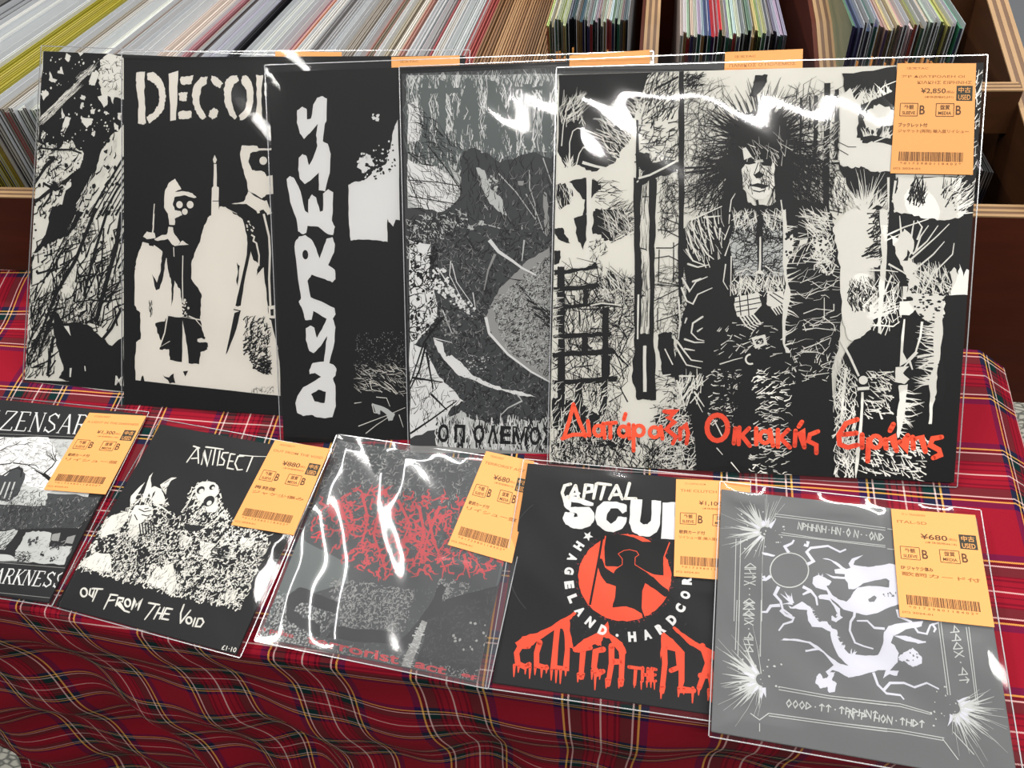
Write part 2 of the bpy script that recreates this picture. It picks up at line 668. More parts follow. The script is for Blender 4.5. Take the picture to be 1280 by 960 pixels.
ZL = -306.0
for i in range(len(LEFT) - 1):
    px, pal, word, g = LEFT[i]
    x0, x1 = x_at(px, 30, ZL), x_at(LEFT[i + 1][0], 30, ZL)
    n = max(1, round((x1 - x0) / (4.7 if word != 'brown kraft' else 5.2)))
    st = (x1 - x0) / n
    for k in range(n):
        filed(x0 + k * st, 632 + rnd.uniform(-1, 4), ZL + rnd.uniform(-2.5, 2), st * .97, pal[rnd.randrange(len(pal))],
              '%s record sleeve filed in the long left row of the bin' % word, '%s sleeves in the long left row' % word, yaw=rnd.uniform(-.002, .002),
              var=2 if word in ('olive yellow', 'brown kraft', 'black') else None)
# three rows on the right: pixel span, colours, place
RIGHT = [((684, 786), 28, [(196, 196, 150), (170, 176, 130), (60, 66, 70), (90, 96, 98), (150, 140, 140), (176, 168, 164), (200, 204, 190), (150, 150, 146), (110, 110, 118)],
          'filed record sleeve in the row left of the first wooden divider', 'sleeves left of the first divider'),
         ((850, 985), 44, [(190, 188, 180), (170, 186, 180), (70, 90, 130), (150, 152, 150), (196, 200, 196), (120, 124, 120), (190, 180, 120), (110, 96, 104), (160, 160, 160)],
          'filed record sleeve in the row between the two wooden dividers', 'sleeves between the two dividers'),
         ((1066, 1203), 33, [(90, 100, 104), (60, 90, 120), (150, 130, 120), (190, 180, 150), (210, 206, 190), (140, 130, 96), (180, 176, 166), (150, 160, 90), (200, 180, 160)],
          'filed record sleeve in the row beside the end panel of the bin', 'sleeves beside the end panel')]
def hue(c):
    """plain word for a sleeve colour"""
    names = {'pale grey': (198, 198, 192), 'mid grey': (150, 150, 148), 'dark grey': (96, 98, 100), 'charcoal': (60, 64, 68), 'bright red': (196, 30, 40), 'green': (60, 130, 96),
             'blue': (66, 92, 128), 'yellowish green': (170, 176, 120), 'buff': (196, 182, 148), 'brownish grey': (140, 126, 112)}
    return min(names, key=lambda k: sum((a - b) ** 2 for a, b in zip(names[k], c)))


for (pa, pb), py, pal, label, group in RIGHT:
    yf = 705.0
    a = hit(pa, py, np.array([0, yf, 0]), np.array([0, 1.0, 0]))
    b = hit(pb, py, np.array([0, yf, 0]), np.array([0, 1.0, 0]))
    n = 30
    st = (b[0] - a[0]) / n
    for k in range(n):
        c = pal[min(len(pal) - 1, int(k / n * len(pal)))]
        c = tuple(max(0, min(255, q + rnd.randrange(-22, 22))) for q in c)
        if pa == 850 and 9 <= k <= 11:
            c = (196, 30, 40)
        if pa == 1066 and k >= 28:
            c = (60, 130, 96)
        filed(a[0] + k * st, yf + rnd.uniform(-5, 5), a[2] + rnd.uniform(-3, 3), st * .97, c, hue(c) + ' ' + label, hue(c) + ' ' + group, withtag=rnd.random() < .7)
for k in range(5):
    filed(262 + k * 4.3, 622, -352 - k * .8, 4.1, [(20, 20, 22), (16, 16, 18), (110, 104, 108), (20, 26, 24), (30, 30, 30)][k],
          'dark record sleeve low in the bin right of the biggest white-and-black cover', 'dark sleeves low at the end panel', var=2)
# ------------------------------------------------------------------ records on display: poses in mm from the lens (lower left corner of the front)
POSE = {
    'S5': ((72.1317, 386.36242, -503.92452), (0.99841, -0.05544, 0.01047), (0.05278, 0.98339, 0.17366), 183.1, 179.7),
    'S4': ((-88.20477, 400.11574, -500.60573), (0.9997, -0.02405, -0.00453), (0.02447, 0.97879, 0.20341), 179.7, 182.2),
    'S3': ((-255.53602, 411.66573, -498.0217), (0.99714, -0.07101, -0.02598), (0.07422, 0.98484, 0.15676), 173.4, 182.9),
    'S2': ((-427.57525, 415.22546, -498.59143), (0.98968, -0.14072, 0.02713), (0.13249, 0.97054, 0.20126), 174.3, 176.8),
    'S1': ((-631.33337, 427.56929, -494.89212), (0.9995, -0.02858, -0.01354), (0.03057, 0.98278, 0.18224), 188.0, 182.9),
    'LP5': ((-67.29661, 400.7221, -503.22816), (0.99965, 0.02493, 0.0093), (-0.02322, 0.64647, 0.76258), 315, 315),
    'LP4': ((-187.71594, 401.3743, -503.09733), (0.99689, 0.07875, -0.00122), (-0.04907, 0.63326, 0.77238), 315, 315),
    'LP3': ((-304.22804, 402.99143, -502.77293), (0.99682, 0.07924, -0.00817), (-0.04299, 0.62144, 0.78228), 315, 315),
    'LP2': ((-473.02421, 430.39809, -497.27508), (0.99997, -0.00505, -0.0056), (0.00754, 0.64528, 0.76391), 315, 315),
    'LP1': ((-587.96899, 448.32973, -493.67795), (0.99831, -0.05141, -0.02718), (0.05463, 0.66889, 0.74135), 315, 315),
}


class Rec:
    """a record in its sleeve: an Empty at the lower left corner, local axes along the cover, millimetre drawing helpers"""

    def __init__(s, key, name, label, cat, group, cover_in, thick, cover_rgb, side_rgb=None):
        c0, ex, ey, w, h = POSE[key]
        c0, ex, ey = np.array(c0), np.array(ex), np.array(ey)
        if key[0] == 'S':
            c0 = c0 - ey * h
            # each small record rests on the right border of its left neighbour
            c0 = c0 * (1 - {'S5': 6.0, 'S4': 3.0}.get(key, 0.0) / 600.0)
        s.mw, s.ex, s.ey, s.n = frame_matrix(c0, ex, ey)
        s.c0, s.w, s.h, s.key = c0, w, h, key
        s.rnd = random.Random(sum(map(ord, key)))
        s.o = bpy.data.objects.new(name, None)
        COL.objects.link(s.o)
        s.o.matrix_world = s.mw
        tag(s.o, label, cat, group)
        l, b, r, t = cover_in                       # cover inset inside the film sleeve: left, bottom, right, top (mm)
        s.cov = (l, b, w - r, h - t)
        x0, y0, x1, y1 = [q / 1000 for q in s.cov]
        v, f = box_vf(x0, x1, y0, y1, -thick / 1000, 0)
        s.jacket = new_obj('jacket', v, f, mat('jacket_' + key, cover_rgb, rough=0.5, spec=0.25), s.o)
        bevel(s.jacket, 0.0006, 2)
        s.reset()
        s.T_ = thick
        s.tags = []
        s.lmul = 1.0

    def reset(s):
        s.V, s.F, s.FM, s.ML, s.mi = [], [], [], [], {}
        s.zl = 0.02

    # drawing coordinates: pixels of the photograph seen on the cover's own plane
    def uv(s, px, py):
        d = ray(px, py)
        p = d * ((s.c0 @ s.n) / (d @ s.n)) - s.c0
        return (p @ s.ex, p @ s.ey)

    def clip(s, q):
        x0, y0, x1, y1 = s.lim
        return (min(max(q[0], x0), x1), min(max(q[1], y0), y1))

    def m(s, c):
        if c not in s.mi:
            s.mi[c] = len(s.ML)
            s.ML.append(ink(c))
        return s.mi[c]

    def up(s, dz=0.006):
        s.zl += dz

    def raw(s, pts, c, z=None):
        k = len(s.V)
        z = s.zl if z is None else z
        for q in pts:
            q = s.clip(q)
            s.V.append((q[0] / 1000, q[1] / 1000, z / 1000))
        n = len(pts)
        if n <= 4:
            s.F.append(tuple(range(k, k + n)))
            s.FM.append(s.m(c))
        else:
            for t in tessellate_polygon([[Vector((s.V[k + i][0], s.V[k + i][1], 0)) for i in range(n)]]):
                s.F.append((k + t[0], k + t[1], k + t[2]))
                s.FM.append(s.m(c))

    def poly(s, pts, c, rough=0.0, sub=0, mm=False):
        """filled outline; rough = ragged edge in mm, sub = extra points per side"""
        q = [p if mm else s.uv(*p) for p in pts]
        if sub:
            o = []
            for i in range(len(q)):
                a, b = q[i], q[(i + 1) % len(q)]
                for k in range(sub + 1):
                    t = k / (sub + 1)
                    j = rough if k else rough * .4
                    o.append((a[0] + (b[0] - a[0]) * t + s.rnd.uniform(-j, j), a[1] + (b[1] - a[1]) * t + s.rnd.uniform(-j, j)))
            q = o
        s.up()
        s.raw(q, c)

    def line(s, pts, c, w, w1=None, mm=False, jit=0.0, z=None, cap=False):
        """stroke of tapering width (mm)"""
        q = [np.array(p if mm else s.uv(*p)) for p in pts]
        if jit:
            q = [p + np.array([s.rnd.uniform(-jit, jit), s.rnd.uniform(-jit, jit)]) for p in q]
        w1 = w if w1 is None else w1
        n = len(q)
        L, Rr = [], []
        for i in range(n):
            a = q[max(0, i - 1)]
            b = q[min(n - 1, i + 1)]
            d = b - a
            l = math.hypot(d[0], d[1]) or 1e-6
            nn = np.array([-d[1], d[0]]) / l
            if 0 < i < n - 1:
                d1, d2 = q[i] - q[i - 1], q[i + 1] - q[i]
                l1, l2 = math.hypot(*d1) or 1e-6, math.hypot(*d2) or 1e-6
                cs = max(0.35, math.sqrt(max(0, (1 + (d1 @ d2) / (l1 * l2)) / 2)))
            else:
                cs = 1
            ww = (w + (w1 - w) * i / max(1, n - 1)) / 2 / cs
            L.append(q[i] + nn * ww)
            Rr.append(q[i] - nn * ww)
        z = s.zl + s.rnd.random() * 0.004 if z is None else z
        k = len(s.V)
        for a, b in zip(L, Rr):
            a, b = s.clip(a), s.clip(b)
            s.V.append((a[0] / 1000, a[1] / 1000, z / 1000))
            s.V.append((b[0] / 1000, b[1] / 1000, z / 1000))
        for i in range(n - 1):
            s.F.append((k + 2 * i, k + 2 * i + 1, k + 2 * i + 3, k + 2 * i + 2))
            s.FM.append(s.m(c))
        if cap:
            for p, ww in ((q[0], w), (q[-1], w1)):
                s.disc(p, ww / 2, c, z=z, mm=True, n=8)

    def disc(s, p, r, c, n=16, z=None, mm=False, ry=None):
        p = p if mm else s.uv(*p)
        z = s.zl + s.rnd.random() * 0.004 if z is None else z
        ry = ry or r
        k = len(s.V)
        for i in range(n):
            q = s.clip((p[0] + r * math.cos(i * 2 * math.pi / n), p[1] + ry * math.sin(i * 2 * math.pi / n)))
            s.V.append((q[0] / 1000, q[1] / 1000, z / 1000))
        s.F.append(tuple(range(k, k + n)))
        s.FM.append(s.m(c))

    def inside(s, poly, x, y):
        r = False
        j = len(poly) - 1
        for i in range(len(poly)):
            xi, yi = poly[i]
            xj, yj = poly[j]
            if (yi > y) != (yj > y) and x < (xj - xi) * (y - yi) / (yj - yi) + xi:
                r = not r
            j = i
        return r

    def scatter(s, poly, n, fn):
        """call fn(px, py) at n random places inside a pixel outline"""
        xs = [p[0] for p in poly]
        ys = [p[1] for p in poly]
        c = 0
        for _ in range(n * 12):
            x, y = s.rnd.uniform(min(xs), max(xs)), s.rnd.uniform(min(ys), max(ys))
            if s.inside(poly, x, y):
                fn(x, y)
                c += 1
                if c >= n:
                    break

    def hatch(s, poly, n, ang, dang, length, w, c, curve=0.0, taper=0.3):
        """many short strokes inside an outline; angle in degrees on the page (0 = right, 90 = up), sizes in mm"""
        s.up()
        n = int(n * DENS)
        length = length * s.lmul
        w = w * THIN

        def f(x, y):
            a = math.radians(ang + s.rnd.uniform(-dang, dang))
            l = length * s.rnd.uniform(.5, 1.3)
            u, v = s.uv(x, y)
            dx, dy = math.cos(a) * l / 2, math.sin(a) * l / 2
            b = s.rnd.uniform(-curve, curve) * l
            ww = w * s.rnd.uniform(.6, 1.5)
            s.line([(u - dx, v - dy), (u - dy * b / l * 2, v + dx * b / l * 2), (u + dx, v + dy)], c, ww, ww * taper, mm=True)
        s.scatter(poly, n, f)

    def blobs(s, poly, n, r0, r1, c, sq=1.0):
        s.up()

        def f(x, y):
            u, v = s.uv(x, y)
            r = s.rnd.uniform(r0, r1)
            k = s.rnd.randrange(5, 8)
            a0 = s.rnd.random() * 6.28
            pts = [(u + r * s.rnd.uniform(.5, 1.3) * math.cos(a0 + i * 6.283 / k), v + sq * r * s.rnd.uniform(.5, 1.3) * math.sin(a0 + i * 6.283 / k)) for i in range(k)]
            zz = s.zl + s.rnd.random() * .004
            kk = len(s.V)
            cc = s.clip((u, v))
            s.V.append((cc[0] / 1000, cc[1] / 1000, zz / 1000))
            for q in pts:
                q = s.clip(q)
                s.V.append((q[0] / 1000, q[1] / 1000, zz / 1000))
            for i in range(k):
                s.F.append((kk, kk + 1 + i, kk + 1 + (i + 1) % k))
                s.FM.append(s.m(c))
        s.scatter(poly, n, f)

    def burst(s, px, py, n, a0, a1, l0, l1, w, c, r0=0.0, curve=0.15, w1=0.15):
        """spiky rays from a point: angles in degrees on the page, lengths mm"""
        s.up()
        u, v = s.uv(px, py)
        for i in range(n):
            a = math.radians(s.rnd.uniform(a0, a1))
            l = s.rnd.uniform(l0, l1)
            b = s.rnd.uniform(-curve, curve)
            p0 = (u + r0 * math.cos(a), v + r0 * math.sin(a))
            p1 = (u + (r0 + l * .55) * math.cos(a + b * .5), v + (r0 + l * .55) * math.sin(a + b * .5))
            p2 = (u + (r0 + l) * math.cos(a + b), v + (r0 + l) * math.sin(a + b))
            s.line([p0, p1, p2], c, w * s.rnd.uniform(.6, 1.4), w1, mm=True)

    def fringe(s, pts, n, side, l0, l1, w, c, lean=0.0):
        """spiky hairs growing from a polyline; side +1 = left of its direction on the page"""
        s.up()
        q = [np.array(s.uv(*p)) for p in pts]
        seg = [math.hypot(*(q[i + 1] - q[i])) for i in range(len(q) - 1)]
        tot = sum(seg)
        for _ in range(n):
            t = s.rnd.random() * tot
            i = 0
            while i < len(seg) - 1 and t > seg[i]:
                t -= seg[i]
                i += 1
            d = (q[i + 1] - q[i]) / (seg[i] or 1)
            p = q[i] + d * t
            nn = np.array([-d[1], d[0]]) * side
            a = s.rnd.uniform(-.5, .5) + lean
            dr = nn * math.cos(a) + d * math.sin(a)
            l = s.rnd.uniform(l0, l1)
            ww = w * s.rnd.uniform(.6, 1.5)
            s.line([p - dr * .8, p + dr * l * .5, p + dr * l + d * s.rnd.uniform(-.2, .2) * l], c, ww, .12, mm=True)

    def commit(s, name, parent):
        o = new_obj(name, s.V, s.F, s.ML, parent, fmat=s.FM)
        s.reset()
        return o

    def text(s, string, origin, right, down, c, bold=0.0, fit=True, shear=0.0, space=1.0):
        """lettering laid between pixel corners: origin = lower left, right = lower right, down = upper left"""
        o, r, u = [np.array(s.uv(*p)) for p in (origin, right, down)]
        s.text_mm(string, o, r - o, u - o, c, bold, fit, shear)

    def text_mm(s, string, o, er, eu, c, bold=0.0, fit=True, shear=0.0):
        vs, fs, bb = glyphs(string, bold)
        if not fs:
            return
        o, er, eu = np.array(o, float), np.array(er, float), np.array(eu, float)
        wd, hg = bb[2] - bb[0], bb[3] - bb[1]
        s.up()
        if not fit:                                   # er gives direction only, height from eu
            er = er / (math.hypot(*er) or 1) * math.hypot(*eu) / hg * wd
        k = len(s.V)
        for x, y in vs:
            a, b = (x - bb[0]) / wd, (y - bb[1]) / hg
            p = s.clip(o + er * (a + shear * b) + eu * b)
            s.V.append((p[0] / 1000, p[1] / 1000, s.zl / 1000))
        mi = s.m(c)
        for f in fs:
            s.F.append(tuple(k + i for i in f))
            s.FM.append(mi)


GLY = {}
DENS, THIN = 2.0, 0.72


def glyphs(string, bold=0.0):
    key = (string, bold)
    if key in GLY:
        return GLY[key]
    cu = bpy.data.curves.new('lettering', 'FONT')
    cu.body = string
    cu.resolution_u = 3
    cu.offset = bold
    ob = bpy.data.objects.new('lettering', cu)
    COL.objects.link(ob)
    dg = bpy.context.evaluated_depsgraph_get()
    me = bpy.data.meshes.new_from_object(ob.evaluated_get(dg))
    vs = [(v.co.x, v.co.y) for v in me.vertices]
    fs = [tuple(p.vertices) for p in me.polygons]
    bpy.data.objects.remove(ob)
    bpy.data.curves.remove(cu)
    bpy.data.meshes.remove(me)
    bb = (min(v[0] for v in vs), min(v[1] for v in vs), max(v[0] for v in vs), max(v[1] for v in vs)) if vs else (0, 0, 1, 1)
    GLY[key] = (vs, fs, bb)
    return GLY[key]


# ------------------------------------------------------------------ film sleeve and price tag
def film(r, mats, ext=(4, 3, 3, 6), puff=1.2, n=44, seed=0, waves=None):
    """clear film sleeve: a slightly puffed sheet over the cover with a welded rim"""
    x0, y0, x1, y1 = -ext[0], -ext[1], r.w + ext[2], r.h + ext[3]
    rn = random.Random(seed)
    ph = [rn.uniform(0, 6.28) for _ in range(8)]
    V, F, FM = [], [], []
    for j in range(n + 1):
        for i in range(n + 1):
            a, b = i / n, j / n
            x, y = x0 + (x1 - x0) * a, y0 + (y1 - y0) * b
            edge = min(a, 1 - a, b, 1 - b)
            e = min(1.0, edge * 14)
            z = 0.35 + 0.7 * e + puff * (math.sin(math.pi * a) * math.sin(math.pi * b)) * .3
            z += e * puff * (.22 * math.sin(x * .06 + ph[0] + 1.3 * math.sin(y * .03 + ph[1])) + .16 * math.sin(y * .075 + ph[2] + x * .02) + .1 * math.sin((x + y) * .13 + ph[3]))
            if waves:
                z += waves(x, y, a, b) * e
            for q in r.tags:
                if q[0] - 5 < x < q[2] + 5 and q[1] - 5 < y < q[3] + 5:
                    z = min(z, 0.9)
            V.append((x / 1000, y / 1000, z / 1000))
    for j in range(n):
        for i in range(n):
            k = j * (n + 1) + i
            F.append((k, k + 1, k + n + 2, k + n + 1))
            FM.append(0)
    # welded rim
    k0 = len(V)
    rim = [(x0, y0), (x1, y0), (x1, y1), (x0, y1)]
    for i in range(4):
        a, b = np.array(rim[i], float), np.array(rim[(i + 1) % 4], float)
        d = (b - a) / np.linalg.norm(b - a)
        nn = np.array([-d[1], d[0]])
        k = len(V)
        for p, z in ((a, .1), (b, .1), (b - nn * .7 + 0 * d, .1), (a - nn * .7, .1)):
            V.append((p[0] / 1000, p[1] / 1000, (z + .1) / 1000))
        for p in (a, b, b - nn * .7, a - nn * .7):
            V.append((p[0] / 1000, p[1] / 1000, .75 / 1000))
        F += [tuple(k + q for q in f) for f in BOXF]
        FM += [1] * 6
    o = new_obj('film_sleeve', V, F, mats, r.o, fmat=FM)
    sm = [True] * (n * n) + [False] * 24
    o.data.polygons.foreach_set('use_smooth', sm)
    return o


film_clear = plastic_mat('clear_film', base=0.0, gain=.75, rough=0.06, bump=0.05, bscale=7.0, haze=0.004)
film_loose = plastic_mat('loose_clear_film', base=0.03, gain=1.4, rough=0.09, bump=0.2, bscale=11.0, haze=0.05)
film_rim = plastic_mat('film_rim', base=0.30, gain=1.5, rough=0.25, bump=0.0, haze=0.32)

TAGN = [0]


def price_tag(r, corners, price, lines, sub=None, z=1.4, grade='B', bar=True, faint=False):
    """orange shop price tag: pixel corners TL, TR, BR, BL on the cover's plane"""
    tl, tr, br, bl = [np.array(r.uv(*p)) for p in corners]
    qs = np.array([tl, tr, br, bl])
    r.tags.append((qs[:, 0].min(), qs[:, 1].min(), qs[:, 0].max(), qs[:, 1].max()))
    V = []
    for zz in (z, z + .25):
        for p in (bl, br, tr, tl):
            V.append((p[0] / 1000, p[1] / 1000, zz / 1000))
    t = new_obj('price_tag', V, BOXF, tag_orange, r.o)
    save = (r.lim, r.V, r.F, r.FM, r.ML, r.mi, r.zl)
    r.reset()
    r.zl = z + .27
    r.lim = (-1e3, -1e3, 1e3, 1e3)

    def P(a, b):                                     # 0..1 across, 0..1 down
        return (tl * (1 - a) + tr * a) * (1 - b) + (bl * (1 - a) + br * a) * b

    def tx(s_, a, b, a1, h, c='tagink', bold=0.012):
        o = P(a, b)
        r.text_mm(s_, o, P(a1, b) - o, P(a, b - h) - o, c, bold)
    big = price
    tx(lines[0], .12, .055, .40, .022, 'tagsoft')
    tx(lines[1].strip(), .06, .135, .06 + min(.89, .05 * len(lines[1])), .028, 'tagsoft')
    if len(lines) > 4:
        tx(lines[2], .27, .185, .95, .028, 'tagsoft')
    tx(big, .32, .275, .63, .052)
    tx('(税込)', .64, .272, .74, .028, 'tagsoft')
    tx('(本体価格%s)' % (sub or ''), .37, .315, .73, .024, 'tagsoft')
    r.up()
    r.raw([P(.765, .335), P(.965, .335), P(.965, .2), P(.765, .2)], 'tagblack')
    tx('中古', .79, .262, .94, .05, 'orange', .01)
    tx('USED', .79, .325, .94, .045, 'orange', .01)
    for a, top, bot in ((.07, '外観', 'SLEEVE'), (.52, '盤質', 'MEDIA')):
        for q in (((a, .36), (a + .22, .36)), ((a, .475), (a + .22, .475)), ((a, .36), (a, .475)), ((a + .22, .36), (a + .22, .475))):
            r.line([P(*q[0]), P(*q[1])], 'tagink', .45, mm=True)
        tx(top, a + .05, .415, a + .17, .042)
        tx(bot, a + .03, .46, a + .19, .028)
        tx(grade, a + .245, .46, a + .31, .082)
    tx(lines[-2], .06, .575, .42, .038, 'tagink')
    tx(lines[-1], .06, .63, .93, .036, 'tagsoft')
    if bar:
        rr = random.Random(len(lines[1]) * 7 + len(price) + TAGN[0])
        TAGN[0] += 1
        x = .09
        r.up()
        while x < .87:
            w = rr.choice((.006, .006, .012))
            r.raw([P(x, .885), P(x + w, .885), P(x + w, .80), P(x, .80)], 'tagink')
            x += w + rr.choice((.006, .006, .011))
        tx('* 0 1 7 3 9 8 0 1 1 8 4 0 2 *', .11, .915, .85, .02, 'tagsoft')
        tx('(C) 2024-01', .03, .965, .36, .02, 'tagsoft')
    r.commit('tag_print', t)
    r.lim, r.V, r.F, r.FM, r.ML, r.mi, r.zl = save
    return t
# ------------------------------------------------------------------ the ten records and what is printed on them
G12 = 'twelve-inch records leaning on the bin'
G7 = 'seven-inch records along the table front'


def start(*a, **k):
    r = Rec(*a, **k)
    x0, y0, x1, y1 = r.cov
    r.lim = (x0 + .3, y0 + .3, x1 - .3, y1 - .3)
    return r


def ring(r, cx, cy, rx, ry, c, w, a0=0, a1=360, n=16):
    pts = [(cx + rx * math.cos(math.radians(a0 + (a1 - a0) * i / n)), cy - ry * math.sin(math.radians(a0 + (a1 - a0) * i / n))) for i in range(n + 1)]
    r.line(pts, c, w)


def strokes(r, c, w, lst, cap=True, w1=None, jit=0.0):
    r.up(.012)
    for pts in lst:
        r.line(pts, c, w, w1, cap=cap, jit=jit)


# ---- 1: the big cover on the right
r = L5 = start('LP5', 'album_record', 'frontmost big record cover with a spiky-haired figure and orange-red lettering along its foot', 'record', G12, (0, 0, 0, 0), 4, (224, 222, 212))
B, Wh = 'black', 'white'
r.lmul = 1.45
P, H, LN, BL, FR, BU = r.poly, r.hatch, r.line, r.blobs, r.fringe, r.burst
# upper left: dark sky with pale twigs
P([(698, 93), (830, 86), (812, 92), (800, 118), (795, 140), (786, 160), (790, 172), (778, 186), (768, 204), (740, 214), (722, 206), (706, 210), (697, 190)], B, 1.2, 5)
H([(700, 92), (845, 84), (846, 140), (812, 150), (800, 130)], 170, 60, 30, 8, .9, B, .2)
H([(745, 150), (800, 120), (800, 190), (770, 212)], 90, 140, 25, 8, .7, Wh, .2)
H([(700, 118), (730, 118), (730, 150), (700, 150)], 40, 70, 50, 7, .6, Wh)
strokes(r, Wh, .9, [[(702, 182), (704, 158), (708, 138), (713, 122)], [(712, 205), (712, 178), (716, 164), (722, 160), (736, 164), (752, 171), (760, 188)],
                    [(720, 208), (724, 192), (729, 184), (752, 190)], [(706, 212), (716, 196), (716, 214)], [(708, 150), (716, 142)]], w1=.5)
LN([(728, 203), (745, 208), (770, 213), (782, 212)], Wh, 2.4, 1)
BU(712, 210, 16, 40, 140, 4, 12, .9, Wh)
# left middle: white ground, shaggy black clumps, a pale pole
P([(694, 231), (706, 229), (716, 240), (713, 255), (700, 262), (695, 250)], B, 1, 3)
H([(692, 228), (720, 226), (716, 262), (693, 262)], 30, 100, 25, 7, .7, Wh)
P([(711, 227), (731, 222), (746, 226), (752, 234), (744, 242), (736, 250), (738, 262), (728, 272), (731, 250), (722, 240)], B, 1, 3)
P([(741, 264), (752, 260), (772, 262), (782, 268), (792, 286), (788, 291), (774, 286), (768, 300), (757, 302), (748, 293), (741, 292)], B, 1.2, 4)
H([(765, 250), (795, 255), (796, 292), (770, 300)], 46, 35, 25, 9, .8, B)
H([(752, 262), (792, 262), (794, 296), (756, 300)], 34, 125, 30, 9, .6, Wh)
H([(740, 222), (775, 226), (780, 256), (742, 256)], 20, 0, 40, 6, .8, B)
P([(717, 273), (734, 268), (733, 300), (729, 312), (722, 298)], B, .8, 3)
P([(692, 286), (703, 284), (707, 294), (713, 304), (697, 299)], B, .8, 3)
P([(692, 313), (701, 314), (699, 330), (692, 331)], B, .8, 3)
P([(733, 222), (740, 222), (739, 300), (736, 330), (731, 330), (734, 280)], Wh, .4, 4)
P([(692, 331), (728, 328), (731, 322), (734, 330), (730, 334), (692, 337)], Wh, .3, 2)
P([(692, 338), (731, 335), (745, 328), (748, 335), (712, 342), (694, 344)], B, .6, 4)
H([(738, 300), (760, 300), (750, 345), (738, 345)], 22, 60, 80, 3, .8, B)
# left: log wall
zone = [(691, 340), (752, 336), (790, 350), (792, 440), (778, 480), (770, 596), (688, 590)]
H(zone, 130, 80, 30, 12, .7, B, .3)
H(zone, 120, 100, 50, 16, 1.2, B, .5)
H(zone, 120, 150, 60, 7, .6, B, .3)
H([(740, 345), (795, 345), (793, 420), (740, 430)], 110, 30, 35, 6, .8, B)
for y0, y1, x1, th in ((362, 358, 762, 6), (384, 381, 768, 4), (421, 418, 764, 5), (444, 439, 768, 6), (478, 474, 772, 6)):
    P([(691, y0 - th / 2), (x1, y1 - th / 2 - 1), (x1, y1 + th / 2), (691, y0 + th / 2)], B, .8, 8)
for xa, ya, xb, yb, th in ((701, 334, 702, 588, 9), (733, 362, 731, 380, 7), (757, 384, 756, 474, 8), (731, 418, 731, 444, 9), (724, 476, 722, 520, 10), (760, 444, 752, 520, 8)):
    P([(xa - th / 2, ya), (xa + th / 2, ya), (xb + th / 2, yb), (xb - th / 2, yb)], B, .8, 6)
P([(760, 338), (772, 344), (782, 350), (778, 362), (764, 362), (756, 350)], B, 1, 3)
H([(750, 336), (796, 350), (796, 372), (750, 372)], 40, 120, 25, 8, .6, Wh)
H([(692, 362), (702, 362), (700, 440), (692, 440)], 26, 10, 20, 4, .7, Wh)
LN([(738, 382), (752, 379), (772, 381)], Wh, 1.1)
P([(690, 498), (722, 500), (750, 520), (742, 545), (700, 545), (690, 530)], B, 1, 4)
P([(730, 545), (790, 540), (786, 560), (730, 560)], B, 1, 4)
H([(690, 480), (770, 480), (770, 600), (690, 590)], 90, 70, 40, 7, .9, Wh, .2)
H([(690, 545), (870, 548), (862, 596), (690, 584)], 190, 45, 60, 6, 1.0, Wh, .3)
H([(690, 545), (870, 548), (862, 596), (690, 584)], 240, 110, 50, 6, 1.1, B, .3)
# posts
P([(792, 222), (802, 224), (800, 300), (803, 350), (800, 432), (793, 436), (793, 330)], B, .5, 8)
P([(795, 150), (798, 150), (799, 225), (795, 225)], B, .3, 4)
P([(811, 222), (821, 224), (818, 330), (817, 500), (809, 500), (812, 380)], B, .5, 8)
P([(849, 88), (855, 88), (855, 330), (852, 380), (848, 380), (848, 200)], B, .6, 10)
P([(795, 418), (817, 416), (820, 500), (796, 500), (790, 470)], B, 1, 5)
P([(804, 432), (808, 432), (808, 490), (804, 490)], Wh, .3, 3)
P([(797, 368), (799, 368), (798, 424), (796, 424)], Wh, .2, 3)
H([(800, 226), (812, 226), (811, 420), (801, 420)], 30, 90, 12, 12, .5, B)
LN([(803, 246), (811, 246)], B, .7)
LN([(800, 310), (808, 312)], B, .9)
LN([(796, 228), (800, 224), (812, 224)], Wh, 1)
# between the posts and the figure
LN([(818, 112), (848, 96)], B, 1.6)
H([(800, 150), (850, 150), (848, 215), (800, 225)], 60, 40, 60, 6, 1.0, B, .3)
P([(797, 190), (812, 192), (816, 208), (804, 214), (797, 205)], B, 1, 3)
P([(812, 204), (840, 200), (850, 206), (846, 214), (820, 222), (800, 232), (798, 224)], B, 1, 4)
LN([(798, 223), (812, 219), (830, 210), (848, 200)], Wh, 1.6)
H([(825, 222), (848, 222), (846, 290), (828, 290)], 60, 70, 50, 8, .6, B, .3)
strokes(r, B, .8, [[(828, 272), (838, 276), (850, 281)], [(822, 287), (832, 288), (848, 296)], [(820, 310), (840, 310), (852, 302)], [(818, 323), (836, 320), (850, 327)],
                   [(824, 312), (823, 352), (850, 357)], [(842, 303), (842, 352)], [(818, 376), (850, 360)], [(820, 402), (850, 392)], [(822, 385), (822, 412)],
                   [(818, 356), (850, 358)]], cap=False)
H([(820, 330), (860, 330), (856, 420), (820, 420)], 70, 50, 60, 8, .45, B, .3)
H([(818, 470), (860, 440), (862, 600), (818, 590)], 90, 20, 60, 8, .9, B, .3)
P([(822, 418), (838, 414), (842, 424), (846, 470), (828, 470), (824, 440)], B, 1, 4)
P([(818, 520), (880, 500), (900, 598), (862, 596), (850, 560), (820, 540)], B, 1, 4)
H([(818, 500), (870, 500), (872, 596), (830, 592)], 90, 40, 60, 8, .9, Wh, .3)
H([(842, 330), (856, 330), (860, 480), (842, 470)], 60, 90, 80, 4, .9, B)
LN([(831, 436), (841, 456)], Wh, 1.0)
